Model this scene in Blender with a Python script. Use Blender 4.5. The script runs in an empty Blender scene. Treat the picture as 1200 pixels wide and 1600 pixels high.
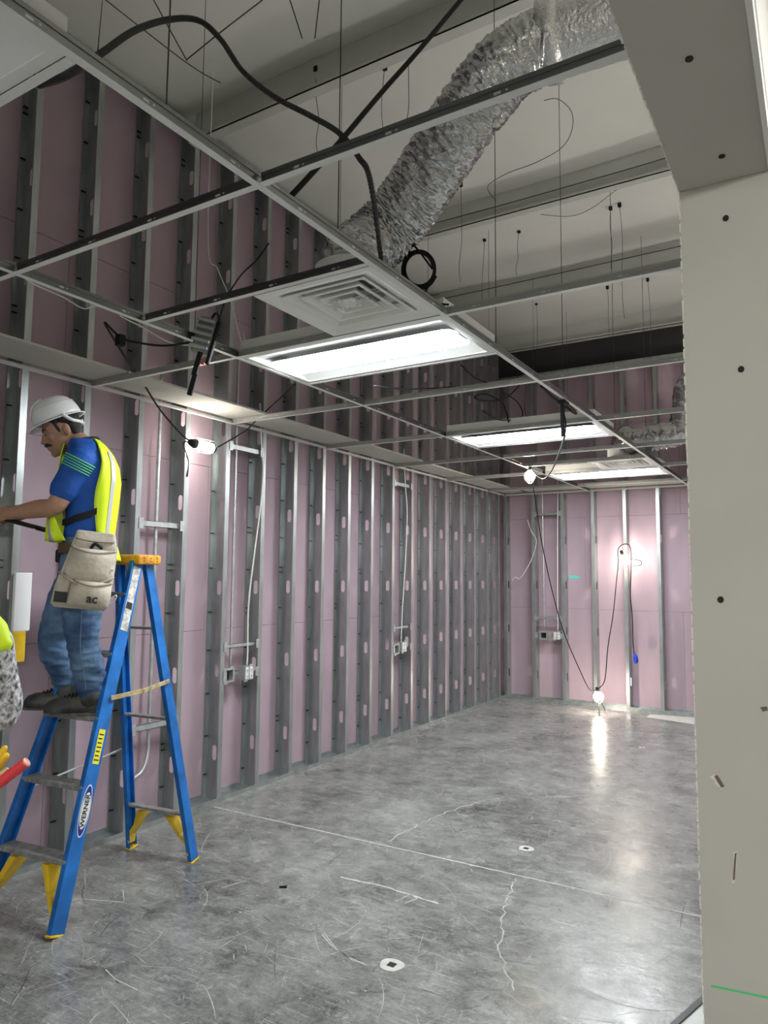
import bpy, math, random
from mathutils import Vector, Matrix, noise
random.seed(7)
S = bpy.context.scene
COL = S.collection
# ------------------------------------------------------------------ camera
CAM = Vector((3.783, -1.5276, 1.6217)); YAW, PIT, ROL, FPX = 0.5485, 0.0901, 0.0085, 1123.66
_r = Vector((math.cos(YAW), math.sin(YAW), 0))
FW = Vector((-math.sin(YAW)*math.cos(PIT), math.cos(YAW)*math.cos(PIT), math.sin(PIT)))
_u = _r.cross(FW)
RT = _r*math.cos(ROL) + _u*math.sin(ROL); UP = _u*math.cos(ROL) - _r*math.sin(ROL)
cd = bpy.data.cameras.new('camera'); co = bpy.data.objects.new('camera', cd); COL.objects.link(co)
m = Matrix.Identity(4)
for i in range(3): m[i][0] = RT[i]; m[i][1] = UP[i]; m[i][2] = -FW[i]; m[i][3] = CAM[i]
co.matrix_world = m
cd.sensor_fit = 'VERTICAL'; cd.sensor_height = 36.0; cd.lens = FPX/1600*36.0
cd.clip_start = 0.02; cd.clip_end = 60
S.camera = co
def ray(px, py): return FW + RT*((px-600)/FPX) - UP*((py-800)/FPX)
def at(px, py, ax, v):
    d = ray(px, py); i = 'XYZ'.index(ax); return CAM + d*((v-CAM[i])/d[i])
def atd(px, py, depth): return CAM + ray(px, py)*depth
def proj(P):
    d = Vector(P)-CAM; z = d.dot(FW); return 600+FPX*d.dot(RT)/z, 800-FPX*d.dot(UP)/z, z
# ------------------------------------------------------------------ world, exposure
W = bpy.data.worlds.new('world'); S.world = W; W.use_nodes = True
W.node_tree.nodes['Background'].inputs[0].default_value = (0.6, 0.65, 0.7, 1)
W.node_tree.nodes['Background'].inputs[1].default_value = 0.05
S.view_settings.view_transform = 'Standard'; S.view_settings.look = 'None'
S.view_settings.gamma = 1; S.view_settings.use_curve_mapping = False
S.view_settings.exposure = 0.55
TROFFER_E = 46.0; BULB_E = 170.0; GLOBE_E = 125.0; NEAR_E = 215.0
# ------------------------------------------------------------------ constants of the room
G = 0.6096; HC = 2.764; M2 = 1.188; M1 = 2.407; XR = 3.56; XO = 3.717; YF = 7.89; YN = -4.2
HW = 4.45; ZR = 4.95; YJ = 0.03; ZS = 2.44; SD = 0.152
# ------------------------------------------------------------------ materials
MATS = {}
def mat(name, col, rough=.5, metal=0., emit=None, es=0., var=0., scale=8., bump=0., bscale=40., col2=None, stretch=None, trans=0., spec=None, alpha=None):
    if name in MATS: return MATS[name]
    M = bpy.data.materials.new(name); M.use_nodes = True; nt = M.node_tree; b = nt.nodes['Principled BSDF']
    b.inputs['Base Color'].default_value = (*col, 1); b.inputs['Roughness'].default_value = rough; b.inputs['Metallic'].default_value = metal
    if emit: b.inputs['Emission Color'].default_value = (*emit, 1); b.inputs['Emission Strength'].default_value = es
    if trans: b.inputs['Transmission Weight'].default_value = trans
    if spec is not None: b.inputs['Specular IOR Level'].default_value = spec
    if alpha is not None: b.inputs['Alpha'].default_value = alpha
    if var or bump or col2:
        tc = nt.nodes.new('ShaderNodeTexCoord'); mp = nt.nodes.new('ShaderNodeMapping')
        nt.links.new(tc.outputs['Object'], mp.inputs[0])
        if stretch: mp.inputs['Scale'].default_value = stretch
    if var or col2:
        n = nt.nodes.new('ShaderNodeTexNoise'); n.inputs['Scale'].default_value = scale; n.inputs['Detail'].default_value = 6
        nt.links.new(mp.outputs[0], n.inputs['Vector'])
        r = nt.nodes.new('ShaderNodeValToRGB'); nt.links.new(n.outputs['Fac'], r.inputs[0])
        r.color_ramp.elements[0].position = .35; r.color_ramp.elements[1].position = .65
        c2 = col2 or tuple(min(1, c*(1+var)) for c in col); c1 = col if col2 else tuple(c*(1-var) for c in col)
        r.color_ramp.elements[0].color = (*c1, 1); r.color_ramp.elements[1].color = (*c2, 1)
        nt.links.new(r.outputs[0], b.inputs['Base Color'])
    if bump:
        n2 = nt.nodes.new('ShaderNodeTexNoise'); n2.inputs['Scale'].default_value = bscale; n2.inputs['Detail'].default_value = 4
        nt.links.new(mp.outputs[0], n2.inputs['Vector'])
        bp = nt.nodes.new('ShaderNodeBump'); bp.inputs['Strength'].default_value = bump; bp.inputs['Distance'].default_value = .02
        nt.links.new(n2.outputs['Fac'], bp.inputs['Height']); nt.links.new(bp.outputs[0], b.inputs['Normal'])
    MATS[name] = M; return M
steel = mat('galvanised_steel', (.42,.45,.45), .38, .75, var=.14, scale=14, stretch=(1,1,.25))
steel2 = mat('galvanised_box_steel', (.55,.57,.57), .35, .7, var=.12, scale=20)
pink = mat('pink_gypsum_board', (.435,.325,.378), .85, var=.07, scale=3, stretch=(1,1,.4))
gyp = mat('grey_gypsum_board', (.50,.495,.455), .9, var=.03, scale=4)
gypedge = mat('chalky_gypsum_edge', (.72,.70,.65), .95, var=.12, scale=60)
white = mat('white_enamel', (.78,.79,.78), .4)
whitepl = mat('white_diffuser_paint', (.86,.86,.85), .4)
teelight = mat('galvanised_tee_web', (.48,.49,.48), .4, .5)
teeshade = mat('shaded_tee_web', (.22,.23,.23), .28, 1.0)  # darker copy of the galvanised web, its shade painted in
roofm = mat('white_faced_insulation', (.70,.705,.665), .6, var=.04, scale=1.3, bump=.12, bscale=5)
roofd = mat('grey_deck', (.30,.31,.29), .7, var=.15, scale=2.5)
backm = mat('shade_dark_backing', (.05,.05,.05), .9)  # nearly black: shade in the gap under the roof is painted in
purl = mat('painted_purlin', (.52,.53,.50), .55, var=.05, scale=3)
black = mat('black_rubber', (.010,.010,.011), .6, spec=.25)
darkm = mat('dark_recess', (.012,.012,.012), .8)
wirem = mat('dark_wire', (.06,.06,.06), .5, .5)
whitecable = mat('white_cable', (.75,.75,.72), .5)
lens_dim = mat('dim_lens', (.8,.8,.8), .4, emit=(.95,.98,1.0), es=1.9)
nearm = mat('lit_hooded_globe', (1,1,1), .5, emit=(1,.95,.88), es=NEAR_E)
globem = mat('lit_globe', (1,1,1), .5, emit=(1,.95,.88), es=GLOBE_E)
lens = mat('lit_lens', (1,1,1), .5, emit=(.93,.98,1.0), es=TROFFER_E)
wallbulb = mat('lit_wall_lamp', (1,1,1), .5, emit=(1,.93,.82), es=48.0)
bulbm = mat('lit_bulb', (1,1,1), .5, emit=(1,.90,.74), es=BULB_E)
foil = mat('aluminium_foil', (.60,.61,.62), .14, 1.0, bump=.35, bscale=45)
foil2 = mat('bright_aluminium_foil', (.80,.80,.80), .30, .9, bump=.5, bscale=60)
blue = mat('blue_fibreglass', (.012,.15,.50), .38, var=.25, scale=9, bump=.05)
yel = mat('yellow_plastic', (.80,.52,.02), .45, var=.18, scale=14)
orange = mat('orange_yellow_plastic', (.80,.38,.02), .5, col2=(.45,.18,.01), scale=22)
alu = mat('worn_aluminium', (.42,.42,.40), .45, .7, var=.25, scale=25)
tanbar = mat('paint_spattered_bar', (.52,.42,.22), .5, .3, var=.3, scale=30)
sticker = mat('white_sticker', (.78,.75,.70), .6, col2=(.35,.33,.32), scale=45)
ysticker = mat('yellow_sticker', (.85,.75,.03), .6)
inkm = mat('black_ink', (.02,.02,.02), .7)
skin = mat('skin', (.42,.235,.155), .5, var=.06, scale=20)
hairm = mat('black_hair', (.012,.010,.009), .5, bump=.5, bscale=160)
shirtb = mat('blue_tshirt', (.008,.085,.42), .75, var=.15, scale=5, bump=.35, bscale=14)
stripe = mat('green_stripe', (.16,.70,.22), .6)
hivis = mat('hi_vis_yellow', (.72,.95,.015), .6, var=.06, scale=8, bump=.25, bscale=16)
silver = mat('reflective_silver', (.62,.64,.66), .35, .4)
denim = mat('blue_denim', (.024,.062,.15), .85, col2=(.12,.21,.34), scale=6, bump=.35, bscale=26)
thread = mat('pale_stitching', (.20,.25,.34), .8)
boot = mat('dusty_black_leather', (.02,.02,.02), .6, col2=(.11,.105,.097), scale=9, bump=.3)
leather = mat('pale_suede', (.50,.45,.38), .85, var=.14, scale=10, bump=.2, bscale=50)
leather2 = mat('pale_suede_edge', (.36,.31,.25), .85, var=.1, scale=12)
helm = mat('white_helmet_plastic', (.82,.82,.84), .28)
redm = mat('red_grip', (.75,.05,.06), .4)
camo = mat('speckled_fabric', (.03,.03,.035), .85, col2=(.75,.75,.78), scale=58)
bluepl = mat('blue_plastic', (.01,.05,.6), .4)
tealm = mat('teal_tone', (.15,.65,.55), .6)
laser = mat('laser_line_green', (.08,.62,.22), .6)
patch = mat('pale_patching_compound', (.55,.55,.52), .85, var=.1, scale=20)
chalk = mat('pale_concrete_crack', (.48,.48,.45), .9, var=.15, scale=30)
def floor_mat():
    M = bpy.data.materials.new('polished_concrete'); M.use_nodes = True; nt = M.node_tree; b = nt.nodes['Principled BSDF']
    N = nt.nodes.new; L = nt.links.new
    tc = N('ShaderNodeTexCoord')
    def nz(scale, det=6, st=None, rot=0, dist=0., rough=.55):
        mp = N('ShaderNodeMapping'); L(tc.outputs['Object'], mp.inputs[0])
        if st: mp.inputs['Scale'].default_value = st
        mp.inputs['Rotation'].default_value = (0, 0, rot)
        n = N('ShaderNodeTexNoise'); n.inputs['Scale'].default_value = scale; n.inputs['Detail'].default_value = det
        n.inputs['Distortion'].default_value = dist; n.inputs['Roughness'].default_value = rough
        L(mp.outputs[0], n.inputs['Vector']); return n.outputs['Fac']
    def ramp(x, p0, p1, c0=0., c1=1.):
        r = N('ShaderNodeMapRange'); r.inputs['From Min'].default_value = p0; r.inputs['From Max'].default_value = p1
        r.inputs['To Min'].default_value = c0; r.inputs['To Max'].default_value = c1; L(x, r.inputs['Value']); return r.outputs[0]
    def op(o, a, c):
        q = N('ShaderNodeMath'); q.operation = o
        for i, v in enumerate((a, c)):
            if isinstance(v, (int, float)): q.inputs[i].default_value = v
            else: L(v, q.inputs[i])
        return q.outputs[0]
    base = ramp(nz(1.1, 8, dist=.6), .3, .7, .17, .28)
    mid = op('ADD', ramp(nz(7, 10, st=(1, 1.5, 1), rot=.5, dist=.8, rough=.82), .3, .72, -.13, .12), ramp(nz(2.6, 6, dist=.7), .3, .7, -.06, .05))
    fine = ramp(nz(55, 6, rough=.85), .35, .75, -.07, .09)
    v = op('ADD', op('ADD', base, mid), fine)
    for st, rot, k in (((2, 46, 1), .35, .16), ((2.2, 40, 1), -.8, .15), ((1.6, 55, 1), 1.25, .14), ((4, 90, 1), .9, .13), ((4, 80, 1), 2.2, .13)):
        v = op('ADD', v, op('MULTIPLY', ramp(nz(1.6, 3, st=st, rot=rot, dist=.25), .64, .72), k))
    v = op('ADD', v, op('MULTIPLY', ramp(nz(11, 9, dist=1.2, rough=.8), .55, .70), .20))
    v = op('MAXIMUM', v, .03)
    cb = N('ShaderNodeCombineColor')
    L(op('MULTIPLY', v, .99), cb.inputs[0]); L(op('MULTIPLY', v, 1.0), cb.inputs[1]); L(op('MULTIPLY', v, .955), cb.inputs[2])
    L(cb.outputs[0], b.inputs['Base Color'])
    L(ramp(nz(5, 6, dist=.5), .3, .7, .17, .36), b.inputs['Roughness'])
    bp = N('ShaderNodeBump'); bp.inputs['Strength'].default_value = .12; bp.inputs['Distance'].default_value = .01
    L(nz(30, 5), bp.inputs['Height']); L(bp.outputs[0], b.inputs['Normal'])
    return M
concrete = floor_mat()
# ------------------------------------------------------------------ mesh helpers
class MB:
    def __init__(s): s.v = []; s.f = []; s.mi = []; s.m = 0
    def add(s, vs, fs):
        o = len(s.v); s.v += [tuple(p) for p in vs]
        for f in fs: s.f.append([i+o for i in f]); s.mi.append(s.m)
        return s
    def box(s, x0, y0, z0, x1, y1, z1, T=None):
        vs = [Vector((x, y, z)) for z in (z0, z1) for y in (y0, y1) for x in (x0, x1)]
        if T is not None: vs = [T @ p for p in vs]
        return s.add(vs, [(0,2,3,1),(4,5,7,6),(0,1,5,4),(2,6,7,3),(0,4,6,2),(1,3,7,5)])
    def bbox(s, x0, y0, z0, x1, y1, z1, b=.004, T=None):          # chamfered box
        vs = []; 
        for sz, z in ((0, z0), (1, z1)):
            for (ex, ey) in ((b, 0), (0, b)):
                pass
        import bmesh
        bm = bmesh.new(); bmesh.ops.create_cube(bm, size=1)
        for v in bm.verts: v.co = Vector(((x0+x1)/2+v.co.x*(x1-x0), (y0+y1)/2+v.co.y*(y1-y0), (z0+z1)/2+v.co.z*(z1-z0)))
        bmesh.ops.bevel(bm, geom=bm.edges[:], offset=b, segments=2, affect='EDGES', profile=.5)
        bm.verts.index_update()
        vs = [(T @ v.co) if T is not None else v.co.copy() for v in bm.verts]; fs = [[v.index for v in f.verts] for f in bm.faces]; bm.free()
        return s.add(vs, fs)
    def rings(s, R, cap=True, close=False):
        n = len(R[0]); o = len(s.v); vs = [p for r in R for p in r]; fs = []
        k = len(R)
        for i in range(k if close else k-1):
            for j in range(n):
                a = i*n+j; b_ = i*n+(j+1) % n; c = ((i+1) % k)*n+(j+1) % n; d = ((i+1) % k)*n+j
                fs.append((a, b_, c, d))
        if cap and not close: fs.append(tuple(range(n-1, -1, -1))); fs.append(tuple(range((k-1)*n, k*n)))
        return s.add(vs, fs)
    def tube(s, pts, r, n=8, cap=True):
        pts = [Vector(p) for p in pts]; R = []; nrm = None
        for i, p in enumerate(pts):
            t = (pts[min(i+1, len(pts)-1)]-pts[max(i-1, 0)]).normalized()
            if nrm is None: nrm = t.orthogonal().normalized()
            nrm = (nrm - t*nrm.dot(t)); nrm = nrm.normalized() if nrm.length > 1e-6 else t.orthogonal().normalized()
            bn = t.cross(nrm); rr = r[i] if isinstance(r, (list, tuple)) else r
            R.append([p + nrm*(math.cos(a)*rr) + bn*(math.sin(a)*rr) for a in (2*math.pi*k/n for k in range(n))])
        return s.rings(R, cap)
    def prism(s, poly, h, T=None):                                 # polygon in xy, extruded 0..h in z
        n = len(poly); vs = [Vector((*p, 0)) for p in poly]+[Vector((*p, h)) for p in poly]
        if T is not None: vs = [T @ p for p in vs]
        return s.add(vs, [tuple(range(n-1, -1, -1)), tuple(range(n, 2*n))]+[(i, (i+1) % n, n+(i+1) % n, n+i) for i in range(n)])
    def ball(s, c, r, nu=14, nv=9, T=None):
        c = Vector(c); r = Vector(r) if hasattr(r, '__len__') else Vector((r, r, r)); R = []
        for i in range(nv):
            ph = math.pi*(i+.12)/(nv-.76); R.append([Vector((math.sin(ph)*math.cos(a)*r.x, math.sin(ph)*math.sin(a)*r.y, -math.cos(ph)*r.z)) for a in (2*math.pi*k/nu for k in range(nu))])
        R = [[c+((T @ p) if T is not None else p) for p in q] for q in R]
        return s.rings(R)
    def mesh(s, name, mats, smooth=False):
        me = bpy.data.meshes.new(name); me.from_pydata(s.v, [], s.f)
        for mm in (mats if isinstance(mats, (list, tuple)) else [mats]): me.materials.append(mm)
        me.polygons.foreach_set('material_index', s.mi)
        if smooth: me.polygons.foreach_set('use_smooth', [True]*len(me.polygons))
        me.update(); return me
    def build(s, name, mats, parent=None, smooth=False, **k): return link(name, s.mesh(name, mats, smooth), parent, **k)
def link(name, me, parent=None, loc=None, rz=None, **k):
    o = bpy.data.objects.new(name, me); COL.objects.link(o)
    if loc is not None: o.location = loc
    if rz is not None: o.rotation_euler.z = rz
    if parent is not None:
        o.parent = parent
        if loc is None: o.matrix_parent_inverse = parent_inv(parent)
    for q, v in k.items(): o[q] = v
    return o
def parent_inv(p):
    M = Matrix.LocRotScale(p.location, p.rotation_euler, p.scale)
    if p.parent: M = Matrix.LocRotScale(p.parent.location, p.parent.rotation_euler, p.parent.scale) @ p.matrix_parent_inverse @ M
    return M.inverted()
def tag(o, label, cat, group=None):
    o['label'] = label; o['category'] = cat
    if group: o['group'] = group
    return o
def thing(name, loc, label, cat, group=None):
    o = bpy.data.objects.new(name, None); COL.objects.link(o); o.location = loc; o.empty_display_size = .1
    return tag(o, label, cat, group)
def struct(o): o['kind'] = 'structure'; return o
def spline(P, n=8):
    P = [Vector(p) for p in P]; out = []
    for i in range(len(P)-1):
        a = P[max(i-1, 0)]; b = P[i]; c = P[i+1]; d = P[min(i+2, len(P)-1)]
        for k in range(n):
            t = k/n; out.append(.5*((2*b)+(c-a)*t+(2*a-5*b+4*c-d)*t*t+(3*b-a-3*c+d)*t**3))
    return out+[P[-1]]
def frame(o, x, y, z):
    M = Matrix.Identity(4)
    for i in range(3): M[i][0] = x[i]; M[i][1] = y[i]; M[i][2] = z[i]; M[i][3] = o[i]
    return M
def text_mesh(txt, size, T, mt, name, parent, ext=.0006, align='CENTER', sx=1.):
    cu = bpy.data.curves.new(name, 'FONT'); cu.body = txt; cu.size = size; cu.align_x = align; cu.align_y = 'CENTER'; cu.extrude = ext; cu.offset = size*.022; cu.resolution_u = 3
    t = bpy.data.objects.new(name, cu); COL.objects.link(t); bpy.context.view_layer.update()
    me = bpy.data.meshes.new_from_object(t.evaluated_get(bpy.context.evaluated_depsgraph_get()))
    bpy.data.objects.remove(t); bpy.data.curves.remove(cu)
    me.transform(T @ Matrix.Diagonal((sx, 1, 1, 1))); me.materials.clear(); me.materials.append(mt)
    return link(name, me, parent)
def remesh(mb, name, mats, voxel, smooth_it=4, parent=None):
    me = mb.mesh(name+'_src', mats); o = bpy.data.objects.new(name+'_src', me); COL.objects.link(o)
    r = o.modifiers.new('r', 'REMESH'); r.mode = 'VOXEL'; r.voxel_size = voxel; r.use_smooth_shade = True
    q = o.modifiers.new('s', 'SMOOTH'); q.factor = .5; q.iterations = smooth_it
    bpy.context.view_layer.update()
    out = bpy.data.meshes.new_from_object(o.evaluated_get(bpy.context.evaluated_depsgraph_get())); out.name = name
    bpy.data.objects.remove(o); bpy.data.meshes.remove(me)
    return link(name, out, parent)
# ------------------------------------------------------------------ floor
fl = struct(MB().box(-.4, YN-.2, -.1, 7.6, YF+.4, 0).build('floor', concrete))
def ribbon(pts, w, mt, name, z=.0006, jit=0.):
    P = [at(x, y, 'Z', 0) for x, y in pts]; Q = []
    for i in range(len(P)-1):
        k = max(2, int((P[i+1]-P[i]).length/.03)) if jit else 1
        for j in range(k):
            q = P[i].lerp(P[i+1], j/k)
            if jit: q += Vector((random.uniform(-jit, jit), random.uniform(-jit, jit), 0))
            Q.append(q)
    Q.append(P[-1]); mb = MB(); vs = []; fs = []
    for i, p in enumerate(Q):
        t = (Q[min(i+1, len(Q)-1)]-Q[max(i-1, 0)]).normalized(); nn = Vector((-t.y, t.x, 0))*w*(.5 if not jit else random.uniform(.25, .7))
        vs += [p+nn+Vector((0, 0, z)), p-nn+Vector((0, 0, z))]
    fs = [(2*i, 2*i+1, 2*i+3, 2*i+2) for i in range(len(Q)-1)]
    mb.add(vs, fs); return mb.build(name, mt, fl)
ribbon([(335, 1261), (1103, 1434)], .013, chalk, 'control_joint')
ribbon([(607, 1315), (650, 1290), (700, 1268), (748, 1253), (806, 1243)], .007, chalk, 'crack', jit=.012)
ribbon([(806, 1372), (795, 1400), (782, 1440), (784, 1470), (778, 1490), (789, 1512), (803, 1548)], .006, chalk, 'crack', jit=.01)
ribbon([(530, 1370), (600, 1385), (685, 1412)], .012, chalk, 'scrape', jit=.004)
ribbon([(620, 1408), (640, 1398), (652, 1404), (632, 1412)], .006, chalk, 'scrape', jit=.003)
ribbon([(503, 1460), (520, 1480), (545, 1496), (570, 1506)], .005, chalk, 'scrape')
ribbon([(506, 1458), (526, 1483), (550, 1500), (572, 1508)], .004, chalk, 'scrape')
ribbon([(115, 1404), (195, 1410)], .006, chalk, 'scrape'); ribbon([(192, 1390), (194, 1408)], .005, chalk, 'scrape')
ribbon([(346, 1388), (384, 1376)], .006, chalk, 'scrape'); ribbon([(165, 1515), (180, 1530), (215, 1547)], .005, chalk, 'scrape')
ribbon([(840, 1246), (900, 1244), (945, 1240)], .008, chalk, 'scrape', jit=.004)
rs = random.Random(5)
def scuffs(n, mt, name, lmin, lmax, wmin, wmax, z):
    mb = MB(); vs = []; fs = []
    for _ in range(n):
        x = rs.uniform(.1, 3.5); y = -1.2+9*rs.random()**1.5; a = rs.choice((.3, -.7, 1.2, 2.3))+rs.gauss(0, .5); L = lmin+(lmax-lmin)*rs.random()**3; w = rs.uniform(wmin, wmax); c = rs.gauss(0, 2.2); k = 5; o = len(vs)
        for i in range(k+1):
            q = w*(.15+.85*math.sin(math.pi*(i+.3)/(k+.6)))*.5; vs += [(x-math.sin(a)*q, y+math.cos(a)*q, z), (x+math.sin(a)*q, y-math.cos(a)*q, z)]
            x += math.cos(a)*L/k; y += math.sin(a)*L/k; a += c*L/k
        fs += [(o+2*i, o+2*i+1, o+2*i+3, o+2*i+2) for i in range(k)]
    mb.add(vs, fs).build(name, mt, fl, kind='stuff')
scuffs(900, mat('faint_scuff', (.34, .34, .325), .6), 'scuff_marks', .04, .5, .002, .006, .0003)
scuffs(420, mat('pale_scratch', (.52, .52, .50), .7), 'scratch_marks', .03, .40, .0012, .0032, .0004)
scuffs(500, mat('dark_scuff', (.07, .07, .068), .6), 'dark_scuff_marks', .03, .30, .002, .007, .0002)
scuffs(1300, mat('plaster_fleck', (.62, .62, .60), .8), 'plaster_flecks', .003, .012, .002, .007, .0005)
mb = MB(); q = [at(1008, 1120, 'Z', .001), at(1018, 1116, 'Z', .001), at(1098, 1122, 'Z', .001), at(1098, 1134, 'Z', .001)]
mb.add(q, [(0, 1, 2, 3)]).build('patch_of_compound', patch, fl)
for i, (x, y, r, lab) in enumerate(((612, 1508, .052, 'largest pale ring with square socket in concrete, nearest the drywall jamb'), (822, 1326, .046, 'pale ring with square socket just beyond the straight floor joint'), (934, 1228, .036, 'small pale ring with dark socket beyond the crooked floor crack'), (1003, 1168, .03, 'smallest dark socket in concrete nearest the far wall patch'))):
    p = at(x, y, 'Z', 0); t = thing('floor_socket', (p.x, p.y, 0), lab, 'floor socket', 'sockets in a row in the floor')
    mb = MB(); n = 24
    ro = [Vector((math.cos(a)*r*(1+.08*math.sin(3*a+i)), math.sin(a)*r*(1+.06*math.cos(2*a)), .0012)) for a in (2*math.pi*k/n for k in range(n))]
    s_ = r*.34; ri = []
    for k in range(n):
        a = 2*math.pi*k/n; c, s2 = math.cos(a), math.sin(a); q = s_/max(abs(c), abs(s2)); ri.append(Vector((c*q, s2*q, .0022)))
    mb.rings([ro, ri], cap=False).build('collar', patch if i < 2 else chalk, t, loc=(0, 0, 0))
    MB().box(-s_, -s_, -.002, s_, s_, .0009).build('socket', darkm, t, loc=(0, 0, 0), rz=0)
p = at(442, 1387, 'Z', 0)
tag(MB().box(-.018, -.006, 0, .018, .006, .008).box(.008, -.006, 0, .02, .016, .006).build('debris_scrap', black, loc=(p.x, p.y, .0), rz=.6), 'tiny black scrap lying on the concrete floor', 'scrap')
# ------------------------------------------------------------------ studs and framed walls
FLG = .041
def stud_mesh(H):
    mb = MB(); n = 16; lip = .010
    def web(y, z0, z1, hole):
        x0, x1 = -SD, 0; zc = (z0+z1)/2
        if not hole: mb.add([(x0, y, z0), (x1, y, z0), (x1, y, z1), (x0, y, z1)], [(0, 1, 2, 3)]); return
        O = []; I = []
        for k in range(n):
            a = 2*math.pi*(k+.5)/n; c, s_ = math.cos(a), math.sin(a)
            I.append((-SD/2+.02*c, y, zc+.02*s_+(.034 if s_ > 0 else -.034)))
            hx, hz = SD/2, (z1-z0)/2
            # distribute over rectangle
            q = min(hx/abs(c) if abs(c) > 1e-6 else 9, hz/abs(s_) if abs(s_) > 1e-6 else 9)
            O.append([-SD/2+c*q, y, zc+s_*q])
        for sx in (-1, 1):
            for sz in (-1, 1):
                best = min(range(n), key=lambda k: (O[k][0]-(-SD/2+sx*SD/2))**2+(O[k][2]-(zc+sz*(z1-z0)/2))**2)
                O[best] = [-SD/2+sx*SD/2, y, zc+sz*(z1-z0)/2]
        mb.rings([O, I], cap=False)
    z = 0.; centers = [.33+.6*k for k in range(9)]
    for c in centers:
        if c+.1 > H: break
        web(FLG, z, c-.1, False); web(FLG, c-.1, c+.1, True); z = c+.1
    web(FLG, z, H, False)
    def strip(p, q): mb.add([(p[0], p[1], 0), (q[0], q[1], 0), (q[0], q[1], H), (p[0], p[1], H)], [(0, 1, 2, 3)])
    strip((0, 0), (0, FLG)); strip((-SD, FLG), (-SD, 0)); strip((0, 0), (-lip, 0)); strip((-SD, 0), (-SD+lip, 0))
    strip((-.0015, .012), (-.0015, .029))
    return mb.mesh('stud', steel)
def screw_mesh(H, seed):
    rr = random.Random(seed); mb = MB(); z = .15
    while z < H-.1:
        zz = z+rr.uniform(-.03, .03); mb.box(-SD+.0005, .007, zz-.003, -SD+.012, .036, zz+.003)  # wide dark bar: screw tip drawn together with its shadow
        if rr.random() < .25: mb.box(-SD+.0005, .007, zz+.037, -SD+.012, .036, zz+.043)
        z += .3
    return mb.mesh('screws_with_shadow', darkm)
SMS = {}
def stud_set(H):
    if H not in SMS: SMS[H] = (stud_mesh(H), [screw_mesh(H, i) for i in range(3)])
    return SMS[H]
def framed_wall(name, O, rz, L, first, count, spacing, HW=HW):
    SM, SC = stud_set(HW)
    # local x = 0 is the stud face (room side), -x goes into the wall, y runs along it
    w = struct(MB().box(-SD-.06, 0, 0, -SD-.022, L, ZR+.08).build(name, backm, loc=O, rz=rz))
    tr = MB().box(-SD-.002, 0, 0, .002, L, .0018).box(.0005, 0, 0, .003, L, .032).box(-SD-.003, 0, 0, -SD-.0005, L, .032)
    tr.build('bottom_track', steel, w, loc=(0, 0, 0))
    MB().box(-SD-.002, 0, HW, .002, L, HW+.0018).box(.0005, 0, HW-.05, .003, L, HW).build('top_track', steel, w, loc=(0, 0, 0))
    rows = [(.012, 1.219), (1.2215, 2.438), (2.4405, 3.657), (3.66, HW)]
    for r, (z0, z1) in enumerate(rows):
        y = -1.2 if r % 2 else 0.
        while y < L:
            y0, y1 = max(y, 0), min(y+2.436, L)
            if y1-y0 > .05: MB().box(-SD-.018, y0, z0, -SD-.0025, y1, z1).build('gypsum_panel', pink, w, loc=(0, 0, 0))
            y += 2.4385
    for i in range(count):
        y = first+spacing*i
        if y < 0 or y+FLG > L: continue
        s = link('stud', SM, w, loc=(0, y, .002)); link('screws_with_shadow', SC[i % 3], s, loc=(0, 0, 0), kind='stuff')
    return w
YL0 = .772-.406*11                                     # left wall starts here
wl = framed_wall('wall_left', (0, YL0-.05, 0), 0, YF-YL0+.05+.15, .05, 29, .406, 4.86)
wf = framed_wall('wall_far', (-.16, YF, 0), -math.pi/2, 7.7, -.015+.16, 19, .406)
# ------------------------------------------------------------------ right wall with the wide opening we look through, outer shell
mb = MB()
Z1 = 3.1; YO = -3.0
mb.box(XR, YJ, 0, XO, YF, Z1).box(XR, YO, ZS, XO, YJ, Z1).box(XR, YN, 0, XO, YO, Z1)
wr = struct(mb.build('wall_right', gyp))
MB().box(XR-.004, YJ-.013, 0, XO+.004, YJ-.0005, ZS-.0135).build('jamb_board', gyp, wr)
MB().box(XR-.004, YO, ZS-.013, XO+.004, YJ-.0005, ZS-.0005).build('header_board', gyp, wr)
# ragged chalky board edges and corner beads
mb = MB()
for k in range(90):
    z = 2.42*k/90; mb.box(XR-.0048-random.random()*.0014, YJ-.0145, z, XR-.003, YJ-.003+random.random()*.003, z+2.42/90*random.uniform(.5, 1))
mb.build('broken_edge', gypedge, wr)
mb = MB()
for k in range(110):
    y = YO+(YJ-YO)*k/110; mb.box(XR-.0048-random.random()*.0014, y, ZS-.0145, XR-.003, y+.028*random.uniform(.5, 1), ZS-.004)
mb.build('broken_edge', gypedge, wr)
MB().box(XO+.003, YO, ZS-.016, XO+.012, YJ, ZS+.02).build('corner_bead', white, wr)
MB().box(XO+.003, YO, ZS+.02, XO+.014, YF, Z1).build('outer_board', white, wr)
mb = MB()
for (x, y) in ((1134, 341), (1158, 577), (1126, 937)):
    p = at(x, y, 'Y', YJ-.0135); T = frame(p, (1, 0, 0), (0, 0, 1), (0, -1, 0))
    MB().prism([(math.cos(a)*.0058, math.sin(a)*.0066) for a in (math.pi*k/7 for k in range(14))], .0008, T).build('screw_hole', darkm, wr)
for (x, y) in ((1077, 92), (1128, 244)):
    p = at(x, y, 'Z', ZS-.0135); T = frame(p, (1, 0, 0), (0, -1, 0), (0, 0, -1))
    MB().prism([(math.cos(a)*.0062, math.sin(a)*.0075) for a in (math.pi*k/7 for k in range(14))], .0008, T).build('screw_hole', darkm, wr)
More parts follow.
